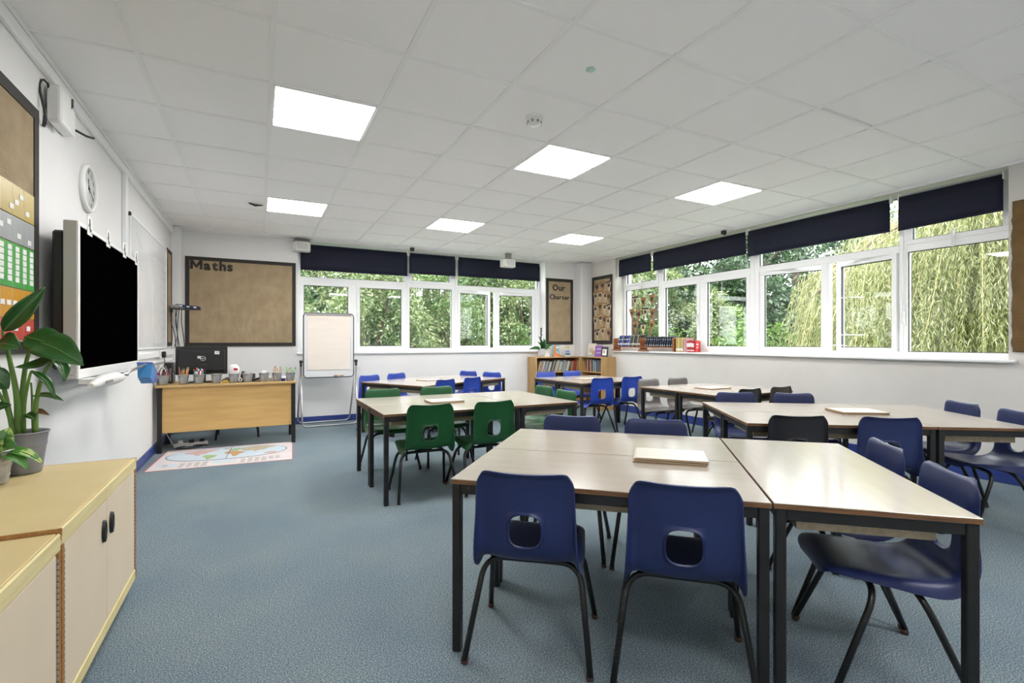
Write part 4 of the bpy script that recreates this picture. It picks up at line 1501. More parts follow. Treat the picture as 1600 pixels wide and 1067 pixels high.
# network box on a bracket in the corner with its cables
t = thing('network_shelf', 'small bracket shelf with dark network boxes in the corner beside the Maths board', 'shelf', (-0.86, 7.09, 1.545))
MB().box(-0.05, 0.235, -0.07, 0.07, -0.012, 0.0).build('shelf_plate', m_black, t, bevel=0.003)
M = Matrix.Translation((0.11, -0.01, 0.022)) @ Matrix.Rotation(radians(6), 4, 'Y')
MB().obox(M, 0.25, 0.11, 0.035).build('network_box', pm('dark_blue_case', (0.012, 0.02, 0.07, 1), 0.35), t, bevel=0.004)
for k in range(3):
    MB().obox(M @ Matrix.Translation((-0.07 + 0.07 * k, -0.056, 0)), 0.028, 0.002, 0.014).build('label_sticker', m_paper, t)
MB().obox(Matrix.Translation((-0.02, -0.03, 0.02)), 0.09, 0.10, 0.045).build('adapter', m_grey, t, bevel=0.006)
MB().box(-0.075, -0.05, -0.02, 0.02, -0.05, 0.03).build('wall_bracket', m_black, t)
for k in range(6):
    rnd = random.Random(k)
    x = -0.06 + 0.022 * k
    pts = [(x + 0.03, -0.07, 0.03 - .01 * k), (x, -0.085, 0.0), (x - 0.01 + rnd.uniform(-.02, .02), -0.08, -0.15), (x + rnd.uniform(-.03, .03), -0.07, -0.32), (x + rnd.uniform(-.02, .04), -0.05, -0.48)]
    MB().tube(fillet(pts, 0.06, 4), 0.0035 + 0.0012 * (k % 2), 6).build('cable', m_black, t)

# ================================================================== BACK WALL BOARDS
db = display_board('display_board', 'back', -0.826, 0.459, 1.092, 2.238, 'large hessian board headed Maths on the far wall', bw=0.042)
letters('Maths', 0.165, 0.006, m_border, db, Vector((-0.59, -0.020, 0.415)), R_BACK, bold=0.0062)
db = display_board('display_board', 'back', 4.535, 5.10, 1.105, 2.275, 'tall hessian board headed Our Charter in the far corner', bw=0.05)
m_navyink = pm('navy_card', (0.02, 0.025, 0.07, 1), 0.6)
letters('Our', 0.15, 0.005, m_border, db, Vector((-0.02, -0.020, 0.375)), R_BACK, bold=0.0035, align='center')
letters('C', 0.125, 0.005, m_navyink, db, Vector((-0.215, -0.020, 0.22)), R_BACK, bold=0.003)
letters('harter', 0.112, 0.005, m_border, db, Vector((-0.125, -0.020, 0.22)), R_BACK, bold=0.003)

# bunting board on the side wall
db = display_board('display_board', 'right', 6.69, 7.25, 1.115, 2.30, 'tall hessian board covered in paper bunting in the window corner', bw=0.055)
m_pen = [pm('pennant_cream', (0.55, 0.44, 0.30, 1), 0.7), pm('pennant_tan', (0.29, 0.155, 0.065, 1), 0.7), pm('pennant_dark', (0.05, 0.03, 0.02, 1), 0.7)]


def pennant(loc, rz, s, kind, label, group, rnd, roll=0.0):
    t = thing('paper_pennant', label, 'pennant', loc, rz, group)
    t.rotation_euler = (0, roll, rz)
    w, h = s * 0.5, s * 1.35
    MB().prism([(-w, 0), (w, 0), (0, -h)], 'y', -0.002, 0.0, 0).build('pennant_paper', m_pen[0 if kind != 1 else 1], t)
    a = rnd.uniform(.35, .6)
    MB().prism([(-w, 0), (w, 0), (w * .86, -h * .14), (-w * .86, -h * .14)], 'y', -0.003, -0.002, 0).build('pennant_band', m_pen[2 if kind == 2 else 1], t)
    MB().prism([(-w * a, -h * .22), (w * a * .8, -h * .2), (w * a * .9, -h * .46), (0, -h * .52), (-w * a, -h * .42)], 'y', -0.003, -0.002, 0).build('pennant_motif', m_pen[2], t)
    if kind == 0:
        MB().prism([(-w * .12, -h * .62), (w * .12, -h * .62), (0, -h * .86)], 'y', -0.003, -0.002, 0).build('pennant_motif', m_pen[1], t)


ORD = ['first', 'second', 'third', 'fourth', 'fifth', 'sixth', 'seventh', 'eighth', 'ninth', 'tenth', 'eleventh', 'twelfth', 'thirteenth',
       'fourteenth', 'fifteenth', 'sixteenth', 'seventeenth', 'eighteenth', 'nineteenth', 'twentieth'] + \
      ['twenty-' + q for q in ('first', 'second', 'third', 'fourth', 'fifth', 'sixth', 'seventh', 'eighth', 'ninth')] + ['thirtieth'] + \
      ['thirty-' + q for q in ('first', 'second', 'third', 'fourth', 'fifth', 'sixth', 'seventh', 'eighth', 'ninth')] + ['fortieth']
ROWN = ['top', 'second', 'middle', 'fourth', 'bottom']
WROWN = ['top', 'middle', 'bottom']
rnd = random.Random(11)
rows = [(2.22, 3, 0.02), (2.05, 4, 0.0), (1.84, 4, 0.0), (1.63, 4, 0.02), (1.40, 3, 0.0)]
for r, (z, n, dz) in enumerate(rows):
    for k in range(n):
        y = 7.14 - (0.13 if n == 4 else 0.165) * k - (0.03 if n == 3 else 0.0)
        y = max(y, 6.78)
        pennant((XR - 0.021, y, z + rnd.uniform(-.015, .015) - 0.02 * abs(k - 1.2)), -pi / 2, 0.155, rnd.choice([0, 0, 2, 1]),
                f'paper pennant on the bunting board, {ROWN[r]} row, {ORD[k]} from the corner column', 'pennants on the bunting board', rnd, rnd.uniform(-.2, .2))
wrows = [(1.90, 3), (1.70, 4), (1.48, 3)]
for r, (z, n) in enumerate(wrows):
    for k in range(n):
        y = 6.36 - k * (0.20 if n == 3 else 0.165) + (0.08 if n == 4 else 0)
        pennant((XF + 0.020, y, z - 0.03 * (k % 2)), -pi / 2, 0.145, 1 if (k + r) % 3 else 2, f'brown pennant on the window pane, {WROWN[r]} row, {ORD[k]} from the window corner',
                'pennants on the window pane', rnd, rnd.uniform(-.12, .12))

# loose hessian at the photo edge on the side wall
t = thing('display_board', 'dark hessian sheet with a frayed edge on the side wall at the photo edge', 'display board', (XR, 1.12, 1.665), -pi / 2)
v, f = [], []
rnd = random.Random(2)
nz = 40
for k in range(nz + 1):
    z = -0.60 + 1.205 * k / nz
    v += [(-0.56 + rnd.uniform(-.006, .006), -0.006, z), (-0.50, -0.012, z), (0.5, -0.012, z), (0.56, -0.006, z)]
for k in range(nz):
    for q in range(3):
        f.append((k * 4 + q, k * 4 + q + 1, k * 4 + q + 5, k * 4 + q + 4))
me = MB().add(v, f, 0, True).mesh('cloth_panel', m_hess2)
bm = bmesh.new(); bm.from_mesh(me); bmesh.ops.solidify(bm, geom=bm.faces[:], thickness=0.004); bm.to_mesh(me); bm.free()
ob('cloth_panel', me, t)
fr = MB()
for k in range(60):
    z = -0.6 + 1.2 * k / 60
    fr.tube([(-0.555, -0.008, z), (-0.575 + rnd.uniform(-.01, .01), -0.008, z + rnd.uniform(-.012, .012))], 0.0012, 4)
fr = fr.build('frayed_edge', pm('frayed_thread', (0.42, 0.34, 0.22, 1), 0.9), t)
fr['kind'] = 'stuff'

# ================================================================== TEACHER'S DESK
DX0, DX1, DY0, DY1, DZ = -0.93, 0.385, 6.10, 6.72, 0.70
t = thing('teacher_desk', 'beech teacher desk with a deep front panel and black legs in the corner', 'desk', ((DX0 + DX1) / 2, (DY0 + DY1) / 2, 0))
hx, hy = (DX1 - DX0) / 2, (DY1 - DY0) / 2
bx('desk_top', -hx, hx, -hy, hy, DZ - 0.026, DZ, m_desktop, t, bevel=0.003)
bx('front_panel', -hx + 0.045, hx - 0.05, -hy + 0.04, -hy + 0.058, 0.205, DZ - 0.026, m_desk, t, bevel=0.002)
for sx in (-1, 1):
    for sy in (-1, 1):
        bx('leg', sx * (hx - 0.03) - 0.021, sx * (hx - 0.03) + 0.021, sy * (hy - 0.045) - 0.02, sy * (hy - 0.045) + 0.02, 0, DZ - 0.027, m_steel, t, bevel=0.003)
    bx('side_rail', sx * (hx - 0.03) - 0.012, sx * (hx - 0.03) + 0.012, -hy + 0.065, hy - 0.065, DZ - 0.08, DZ - 0.028, m_steel, t, bevel=0.002)

# buckets and what stands in them
def bucket(x, y, r=0.05, h=0.098, label='', z=DZ):
    t = thing('tin_bucket', label, 'bucket', (x, y, z), 0, 'little zinc buckets on the desk')
    if not hasattr(bucket, 'me'):
        r0, r1 = 0.037, 0.052
        prof = [(0.0, 0.002), (r0, 0.002)] + [(r0 + (r1 - r0) * q, h * q) for q in (0.1, .3, .5)] + \
               [(r0 + (r1 - r0) * .62 + .001, h * .62), (r0 + (r1 - r0) * .72, h * .72), (r1, h), (r1 + 0.003, h + 0.002), (r1 - 0.002, h + 0.001), (r0 + 0.001, 0.006), (0, 0.006)]
        bucket.me = MB().lathe(prof, 24).mesh('bucket_wall', m_zinc)
        bucket.ri = MB().lathe([(r1 + .0005, h - .002), (r1 + 0.004, h), (r1 + .0005, h + 0.003), (r1 - .001, h + .001)], 24).mesh('bucket_rim', m_chrome)
    ob('bucket_wall', bucket.me, t)
    ob('bucket_rim', bucket.ri, t)


BK = [(-0.872, 'zinc bucket of dark and red pens at the wall end of the desk'), (-0.700, 'zinc bucket full of coloured pencils on the desk'),
      (-0.562, 'zinc bucket of felt pens with a teal box in front of the black monitor'), (-0.402, 'empty zinc bucket before the monitor, next to the felt pens'),
      (-0.238, 'zinc bucket with a white wipes packet standing in it'), (-0.105, 'empty zinc bucket just past the wipes packet'),
      (0.055, 'zinc bucket with a white rubber showing above its rim'), (0.185, 'zinc bucket of wooden sticks on the desk'),
      (0.325, 'zinc bucket of green pens at the flip-chart end of the desk')]
BY = 6.18
for x, lab in BK:
    bucket(x, BY, label=lab)


def pen(x, y, cols, n, h, label, cat, group, name, r=0.004, seed=1, spread=0.035):
    rnd = random.Random(seed)
    for k in range(n):
        a = 2 * pi * k / n + rnd.uniform(-.4, .4)
        b0 = Vector((0.018 * cos(a), 0.018 * sin(a), 0.010))
        hh = h * rnd.uniform(.85, 1.1)
        q = rnd.uniform(.5, 1.0) * spread
        top = Vector((0.018 * cos(a) + q * cos(a), 0.018 * sin(a) + q * sin(a), hh))
        col = cols[k % len(cols)]
        t = thing(name, label, cat, (x, y, DZ), 0, group)
        d = (top - b0).normalized()
        MB().tube([b0, top - d * 0.022], r, 7).build('barrel', col, t)
        if name == 'pencil':
            MB().tube([top - d * 0.022, top - d * 0.006, top], [r, r * .45, 0.0006], 7).build('tip', m_tray, t)
        else:
            MB().tube([top - d * 0.022, top - d * .004, top], [r * 1.12, r * 1.12, r * .5], 7).build('cap', cols[(k + 1) % len(cols)], t)


C = {k: pm('pen_' + k, c, 0.35) for k, c in dict(red=(.45, .02, .03, 1), plum=(.12, .015, .06, 1), teal=(.02, .22, .25, 1), blue=(.02, .05, .30, 1),
     yellow=(.6, .42, .04, 1), white=(.75, .74, .72, 1), green=(.08, .32, .06, 1), lime=(.28, .55, .14, 1), pink=(.55, .14, .22, 1), orange=(.62, .18, .03, 1), wood=(.45, .26, .11, 1), dark=(.02, .018, .02, 1)).items()}
pen(-0.872, BY, [C['red'], C['plum'], C['plum'], C['dark'], C['red']], 9, .145, 'dark or red pen standing in the wall-end bucket', 'pen', 'pens in the wall-end bucket', 'pen', .0055, 1)
pen(-0.700, BY, [C['wood'], C['white'], C['red'], C['yellow'], C['dark'], C['orange']], 13, .17, 'coloured pencil standing in the crowded pencil bucket', 'pencil', 'pencils in the desk bucket', 'pencil', .0042, 2)
pen(-0.562, BY, [C['teal'], C['red'], C['white'], C['blue'], C['orange']], 8, .155, 'felt pen standing in the bucket before the monitor', 'pen', 'felt pens in the bucket before the monitor', 'felt_pen', .0065, 3)
pen(0.185, BY, [C['wood']], 8, .165, 'thin wooden stick standing in a desk bucket', 'stick', 'wooden sticks in the bucket', 'wooden_stick', .004, 4, .03)
pen(0.325, BY, [C['lime'], C['green'], C['pink'], C['green'], C['lime']], 6, .15, 'green or pink pen leaning out of the end bucket', 'pen', 'pens in the end bucket', 'pen', .005, 5, .042)
t = thing('pen_box', 'teal pen box standing among the felt pens', 'box', (-0.585, BY - 0.004, DZ + 0.02))
MB().box(-0.024, 0.018, -0.014, 0.012, 0, 0.125).build('box_card', C['teal'], t, bevel=0.002)
MB().box(-0.02, 0.014, -0.016, -0.014, 0.085, 0.11).build('box_label', m_paper, t)
t = thing('wipes_packet', 'crumpled white wipes packet with a dark red label in a bucket', 'packet', (-0.238, BY, DZ + 0.01))
v, f = [], []
rnd = random.Random(9)
for i in range(9):
    for k in range(12):
        a = 2 * pi * k / 12
        rr = (0.032, 0.034, 0.036, 0.040, 0.045, 0.050, 0.048, 0.041, 0.026)[i] * rnd.uniform(.93, 1.07)
        v.append((rr * cos(a) * 1.12, rr * sin(a) * .72, i * 0.0235 + rnd.uniform(-.003, .003)))
for i in range(8):
    for k in range(12):
        f.append((i * 12 + k, i * 12 + (k + 1) % 12, (i + 1) * 12 + (k + 1) % 12, (i + 1) * 12 + k))
f.append([96 + k for k in range(12)])
MB().add(v, f, 0, True).build('packet_film', m_paper, t)
MB().box(0.000, 0.038, -0.043, -0.040, 0.125, 0.15).build('packet_label', C['red'], t)
tag(bx('white_rubber', -0.022, 0.022, -0.018, 0.018, 0, 0.115, m_paper, bevel=0.004, loc=(0.055, BY, DZ + 0.008)), 'white rubber block poking out of a desk bucket', 'rubber')

# monitor seen from behind
t = thing('computer_monitor', 'black computer monitor seen from behind with a ring badge and white sticker', 'monitor', (-0.555, 6.42, DZ))
hx = 0.245
v = MB().box(-hx, hx, -0.006, 0.012, 0.085, 0.395)
v.build('rear_cover', m_black, t, bevel=0.006)
MB().box(-hx + .02, hx - .02, -0.03, -0.006, 0.12, 0.36).build('rear_bulge', m_black, t, bevel=0.014, seg=2)
MB().box(-hx + .006, hx - .006, 0.012, 0.0125, 0.10, 0.385).build('screen_face', m_screen, t)
MB().box(-0.04, 0.04, -0.06, -0.03, 0.012, 0.20).build('stand_neck', m_black, t, bevel=0.006)
MB().box(-0.12, 0.12, -0.12, 0.05, 0.0, 0.012).build('stand_foot', m_black, t, bevel=0.005)
ring = [(0.012 + 0.024 * cos(2 * pi * k / 24), -0.0315, 0.262 + 0.024 * sin(2 * pi * k / 24)) for k in range(24)]
m_silver = pm('silver_badge', (0.55, 0.56, 0.56, 1), 0.4)
MB().tube(ring, 0.0022, 6, closed=True).build('badge_ring', m_silver, t)
letters('DELL', 0.0165, 0.001, m_silver, t, Vector((0.012, -0.0315, 0.2565)), R_BACK, bold=0.0005, align='center', name='badge_letter')
MB().box(-0.04, -0.006, -0.0318, -0.030, 0.262, 0.29).build('grey_sticker', m_silver, t)
MB().obox(Matrix.Translation((0.145, -0.0312, 0.325)) @ Matrix.Rotation(0.08, 4, 'Y'), 0.046, 0.0012, 0.034).build('white_sticker', m_paper, t)
MB().obox(Matrix.Translation((0.147, -0.0322, 0.325)), 0.03, 0.0006, 0.005).build('sticker_print', C['dark'], t)

t = thing('docking_unit', 'black computer unit with trailing leads at the wall end of the desk', 'computer', (-0.865, 6.45, DZ))
MB().box(-0.03, 0.05, -0.09, 0.09, 0, 0.22).build('unit_case', m_black, t, bevel=0.006)
MB().box(-0.02, 0.04, -0.092, -0.088, 0.02, 0.16).build('unit_grille', m_grey, t)
for k in range(6):
    rnd = random.Random(40 + k)
    pts = [(-0.06 + .02 * k, -0.11, 0.02), (-0.10 + .03 * k, -0.12, 0.10 + .02 * k), (-0.03 + rnd.uniform(-.05, .05), -0.10, 0.20 + rnd.uniform(-.03, .03)), (0.03 + .01 * k, -0.10, 0.10)]
    MB().tube(fillet(pts, .05, 5), 0.0035, 6).build('lead', m_black if k % 3 else m_white, t)
t = thing('computer_keyboard', 'black keyboard lying flat behind the middle buckets', 'keyboard', (-0.15, 6.52, DZ))
MB().box(-0.22, 0.22, -0.065, 0.065, 0, 0.016).build('keyboard_case', m_black, t, bevel=0.004)
kb = MB()
for r in range(5):
    for c in range(15):
        kb.box(-0.208 + c * 0.028, -0.185 + c * 0.028, -0.055 + r * 0.023, -0.036 + r * 0.023, 0.016, 0.021)
kk = kb.build('keys', pm('key_plastic', (0.03, 0.03, 0.032, 1), 0.4), t); kk['kind'] = 'stuff'
t = thing('desk_phone', 'black desk phone behind the empty bucket past the wipes packet', 'phone', (-0.105, 6.38, DZ))
MB().prism([(-.08, 0), (.09, 0), (.09, .075), (.05, .08), (-.08, .03)], 'x', -0.075, 0.075).build('phone_body', m_black, t, bevel=0.005)
MB().tube([(-.05, -.07, .055), (-.052, -.03, .07), (-.052, .05, .095), (-.05, .085, .09)], [.02, .014, .014, .02], 10).build('handset', m_black, t)
MB().box(0.0, 0.05, -0.0, 0.05, 0.065, 0.075).build('phone_screen', m_grey, t)
t = thing('tape_dispenser', 'little black and white tape dispenser between two desk buckets', 'tape dispenser', (-0.172, 6.20, DZ))
MB().prism([(-.035, 0), (.035, 0), (.033, .02), (.015, .04), (-.02, .045), (-.035, .02)], 'y', -0.014, 0.014).build('dispenser_body', m_black, t, bevel=0.003)
ring = MB().lathe([(0.010, -.010), (0.022, -.010), (0.022, .010), (0.010, .010), (.010, -.010)], 18).mesh('tape_roll', m_paper)
ring.transform(Matrix.Translation((-.005, -.012, .03)) @ Matrix.Rotation(pi / 2, 4, 'X'))
ob('tape_roll', ring, t)
t = thing('stapler', 'small black stapler sticking out past the second empty bucket', 'stapler', (-0.025, 6.22, DZ), 0.2)
MB().box(-.045, .05, -.012, .012, 0, .01).build('stapler_base', m_black, t, bevel=0.002)
MB().obox(Matrix.Translation((.0, 0, .03)) @ Matrix.Rotation(-.18, 4, 'Y'), .10, .018, .016).build('stapler_arm', m_black, t, bevel=0.003)
t = thing('glue_tub', 'small blue and white tub between the stick bucket and the end bucket', 'tub', (0.252, 6.17, DZ))
MB().lathe([(0, 0), (.024, 0), (.025, .03), (.0245, .034)], 20).build('tub_body', C['blue'], t)
MB().lathe([(.026, .034), (.026, .052), (.022, .056), (0, .056)], 20).build('tub_lid', m_paper, t)
t = thing('yellow_box', 'small dull yellow box on the desk beside the wipes bucket', 'box', (-0.318, 6.17, DZ))
MB().box(-.024, .024, -.014, .014, 0, .03).build('box_body', pm('mustard_card', (.40, .30, .05, 1), .6), t, bevel=0.002)
MB().box(-.024, .024, -.0145, .0145, .02, .031).build('box_lid', C['yellow'], t, bevel=0.001)
for k, (x, y, lab) in enumerate(((0.12, 6.24, 'white glue pot standing behind the rubber bucket on the desk'), (0.02, 6.30, 'low white pot farther back on the desk'))):
    t = thing('glue_pot', lab, 'pot', (x, y, DZ))
    MB().lathe([(0, 0), (.022, 0), (.022, .04)], 18).build('pot_body', m_white, t)
    MB().lathe([(.023, .04), (.023, .052), (0, .054)], 18).build('pot_lid', m_paper, t)
# papers, leads and a chair behind and under the desk
t = thing('extension_lead', 'white socket strip with black leads on the carpet under the desk', 'extension lead', (-0.66, 6.45, 0), 0.25)
MB().box(-.16, .16, -.03, .03, 0, .035).build('socket_strip', m_white, t, bevel=0.004)
for k in range(3):
    MB().box(-.12 + k * .1, -.075 + k * .1, -.022, .022, .035, .07).build('plug', m_black if k else m_white, t, bevel=0.005)
lp = [(-.02 + .16 * cos(2 * pi * k / 26) * (1 - .012 * k), -.10 + .08 * sin(2 * pi * k / 26), .006 + .001 * (k % 3)) for k in range(40)]
MB().tube(lp, .005, 6).build('coiled_lead', m_black, t)
MB().tube([(-.16, 0, .02), (-.24, .05, .2), (-.20, .10, .42), (-.19, .12, .55)], .005, 6).build('riser_lead', m_white, t)
t = thing('teacher_chair', 'dark chair tucked behind the beech desk, only its legs in view', 'chair', (-0.22, 6.86, 0), pi)
ob('seat_shell', SHELL['black'], t)
for k in LEGM:
    l = ob('leg', LEGM[k], t)
    ob('foot_cap', CAPM[k], l)

# ================================================================== WORLD MAP ON THE CARPET
m_mapw = pm('map_paper', (0.70, 0.66, 0.66, 1), 0.45, (0.64, 0.58, 0.58, 1), 6, 3)
m_mapb = pm('map_ocean', (0.50, 0.62, 0.72, 1), 0.45, (0.56, 0.66, 0.74, 1), 5, 3)
m_mapn = pm('map_navy_line', (0.03, 0.05, 0.16, 1), 0.5)
m_mapr = pm('map_red_edge', (0.50, 0.05, 0.07, 1), 0.5)
m_land = [pm('map_land_tan', (0.50, 0.42, 0.28, 1), 0.5, (0.42, 0.36, 0.26, 1), 30, 3), pm('map_land_green', (0.27, 0.45, 0.16, 1), 0.5, (0.34, 0.44, 0.2, 1), 30, 3),
          pm('map_land_pink', (0.55, 0.36, 0.33, 1), 0.5), pm('map_land_orange', (0.50, 0.30, 0.14, 1), 0.5)]
t = thing('floor_map', 'laminated world map lying on the carpet in front of the desk', 'map', (-0.275, 5.745, 0.001), radians(-3.2))
HX, HY = 0.60, 0.465
MB().box(-HX, HX, -HY, HY, 0, 0.0015).build('map_sheet', m_mapw, t)
for a, b, c, d in ((-HX, HX, HY - .008, HY), (-HX, HX, -HY, -HY + .008), (-HX, -HX + .01, -HY, HY), (HX - .006, HX, -HY, HY)):
    MB().box(a, b, c, d, .0015, .0022).build('map_edge', m_mapr, t)


def flat(poly, name, mat, z):
    MB().prism(poly, 'z', z, z + 0.0006).build(name, mat, t)


el = lambda rx, ry, cy: [(rx * (abs(cos(a)) ** .8) * (1 if cos(a) > 0 else -1), cy + ry * sin(a)) for a in [2 * pi * k / 48 for k in range(48)]]
flat(el(.545, .30, .11), 'map_border_line', m_mapn, .0016)
flat(el(.535, .288, .11), 'map_ocean', m_mapb, .0024)
LAND = [([(-.40, .26), (-.30, .33), (-.17, .34), (-.10, .29), (-.19, .22), (-.20, .16), (-.27, .13), (-.25, .07), (-.29, .09), (-.33, .17), (-.41, .21)], 2),
        ([(-.21, .065), (-.15, .06), (-.09, .01), (-.11, -.06), (-.15, -.13), (-.17, -.15), (-.185, -.06), (-.22, .0)], 1),
        ([(-.02, .23), (.02, .30), (.09, .32), (.10, .24), (.06, .21), (.0, .20)], 1),
        ([(-.03, .16), (.07, .175), (.11, .13), (.15, .08), (.11, .02), (.08, -.08), (.05, -.09), (.035, .0), (.02, .05), (-.04, .08)], 3),
        ([(.10, .24), (.10, .32), (.25, .36), (.40, .33), (.44, .28), (.36, .22), (.33, .15), (.27, .13), (.24, .08), (.20, .15), (.15, .14), (.12, .18)], 0),
        ([(.33, -.02), (.40, .02), (.45, -.02), (.44, -.08), (.38, -.08), (.33, -.06)], 2),
        ([(-.08, .33), (-.03, .37), (.0, .34), (-.04, .29)], 0)]
for poly, k in LAND:
    flat(poly, 'map_land', m_land[k], .0032)
flat([(-.003, .40), (.003, .40), (.003, -.175), (-.003, -.175)], 'map_meridian', m_mapn, .0038)
rnd = random.Random(5)
mt = MB()
for c, (x0, n) in enumerate(((-.50, 5), (-.36, 9), (-.30, 9), (-.24, 9), (-.18, 9), (.14, 9), (.20, 9), (.26, 9), (.32, 9), (.38, 6), (.44, 6))):
    for r in range(n):
        y = -.235 - r * .021
        mt.box(x0, x0 + rnd.uniform(.034, .048), y, y + .008, .0016, .0020)
mt = mt.build('map_text', pm('map_print', (0.34, 0.33, 0.36, 1), 0.6), t); mt['kind'] = 'stuff'
for x0, x1 in ((-.54, -.38), (-.10, .10)):
    MB().box(x0, x1, -.33, -.22, .0016, .0019).build('map_inset', m_mapb, t)

# ================================================================== FLIP CHART
t = thing('flip_chart_easel', 'white flip chart easel on a steel tube stand before the far window', 'flip chart', (0.87, 7.22, 0))
hx, z0, z1 = 0.325, 0.66, 1.535
lean = radians(3)
FB = bpy.data.objects.new('board', MB().box(-hx, hx, -0.008, 0.008, z0, z1).mesh('board', m_board, bevel=0.003))
COL.objects.link(FB); FB.parent = t
fr = fillet([(-hx, 0, z0 + .3), (-hx, 0, z0), (hx, 0, z0), (hx, 0, z1), (-hx, 0, z1), (-hx, 0, z0 + .3)], 0.05, 5)
MB().tube(fr[:-1], 0.0105, 8, closed=True).build('board_frame', pm('grey_tube', (0.13, 0.13, 0.14, 1), 0.35, metal=0.5), t)
MB().box(-hx + .045, hx - .05, -0.016, -0.009, z0 + .10, z1 - .03).build('paper_pad', m_cream, t, bevel=0.001)
pg = MB()
v, f = [], []
for k in range(9):
    q = k / 8
    x = -hx + .045 + (2 * hx - .095) * q
    v += [(x, -0.018, z1 - .03), (x, -0.018 - .006 * sin(q * 7) ** 2, z1 - .068 - .012 * q)]
for k in range(8):
    f.append((2 * k, 2 * k + 1, 2 * k + 3, 2 * k + 2))
MB().add(v, f, 0, True).build('torn_page', m_cream, t)
MB().box(-hx + .03, hx - .03, -0.024, -0.008, z1 - .03, z1 - .012).build('clamp_bar', m_grey, t, bevel=0.003)
for x in (.09, .165):
    MB().box(x - .028, x + .028, -0.024, -0.009, z0 + .012, z0 + .026).build('marker_clip', C['wood'], t, bevel=0.003)
MB().box(hx - .035, hx - .018, -0.02, -0.009, z0 + .22, z0 + .58).build('side_clip', m_paper, t, bevel=0.002)
for s in (-1, 1):
    MB().box(s * (hx + .035) - .018, s * (hx + .035) + .018, -0.03, 0.03, .855, .895).box(s * (hx + .035) - .013, s * (hx + .035) + .013, -0.024, 0.024, .81, .855).build('clamp_knob', m_black, t, bevel=0.005)
    MB().tube([(s * (hx + .03), 0, .876), (s * hx, 0, .876)], .008, 8).build('pivot_pin', m_black, t)
st = fillet([(-(hx + .035), 0.012, .83), (-(hx + .025), -.13, .013), (hx + .03, -.13, .013), (hx + .035, 0.012, .83)], .07, 6)
MB().tube(st, .0115, 8).build('stand_hoop', m_chrome, t)
st = fillet([(-(hx + .035), 0.016, .83), (-(hx + .06), .24, .013), (hx - .02, .24, .013), (hx + .035, 0.016, .83)], .07, 6)
MB().tube(st, .0115, 8).build('stand_hoop', m_chrome, t)

# ================================================================== CORNER BOOKCASES AND BOOKS
def bookcase(loc, rz, w, h, d, label, shelf_z, wide_end=0.0):
    t = thing('bookcase', label, 'bookcase', loc, rz, 'low beech bookcases')
    hx = w / 2
    for s in (-1, 1):
        bx('side_panel', s * hx, s * (hx - 0.02), 0, d, 0, h - 0.02, m_shelf, t, bevel=0.002)
    bx('top_panel', -hx, hx, -0.004, d, h - 0.02, h, m_shelf, t, bevel=0.002)
    bx('back_panel', -hx + .02, hx - .02, d - 0.008, d, 0.05, h - 0.02, m_shelfin, t)
    for z in shelf_z:
        bx('shelf', -hx + .02, hx - .02, 0.004, d - 0.008, z - 0.018, z, m_shelf, t, bevel=0.001)
    bx('plinth', -hx + .02, hx - .02, 0.012, 0.03, 0, 0.05, m_shelf, t)
    return t


BH = 0.89
SH = (0.07, 0.36, 0.635)
bookcase((4.605, 7.19, 0), 0, 0.90, BH, 0.29, 'low beech bookcase against the far wall under the Our Charter board', SH)
bookcase((5.075, 6.895, 0), -pi / 2, 0.59, BH, 0.29, 'low beech bookcase against the side wall with a plain end panel facing the room', SH)
bx('filler_panel', 5.057, 5.073, 7.175, 7.19, 0, BH, m_shelf, bevel=0.001)
tag(bpy.data.objects['filler_panel'], 'narrow beech strip joining the two corner bookcases', 'panel')
BC = [pm('book_%d' % k, c, 0.5) for k, c in enumerate([(.60, .58, .52, 1), (.10, .13, .16, 1), (.42, .40, .34, 1), (.05, .12, .22, 1), (.35, .05, .05, 1),
      (.14, .26, .22, 1), (.62, .60, .56, 1), (.30, .20, .10, 1), (.04, .05, .06, 1), (.48, .30, .12, 1), (.55, .55, .58, 1), (.16, .30, .40, 1)])]
BCN = {'book_%d' % k: n for k, n in enumerate(['off-white', 'dark slate', 'beige', 'navy', 'red', 'teal', 'white', 'brown', 'black', 'ochre', 'pale grey', 'blue'])}
m_pages = pm('book_pages', (0.66, 0.62, 0.52, 1), 0.8)


def book(M, th, h, d, mat, label, group, name='book'):
    mb = MB()
    c = 0.0015
    mb.box(0, c, 0, d, 0, h).box(th - c, th, 0, d, 0, h).box(0, th, 0, c, 0, h)
    mb.box(c, th - c, c, d - 0.004, 0.003, h - 0.003, 1)
    o = mb.build(name, [mat, m_pages])
    o.matrix_world = M
    tag(o, label, 'book', group)
    return o


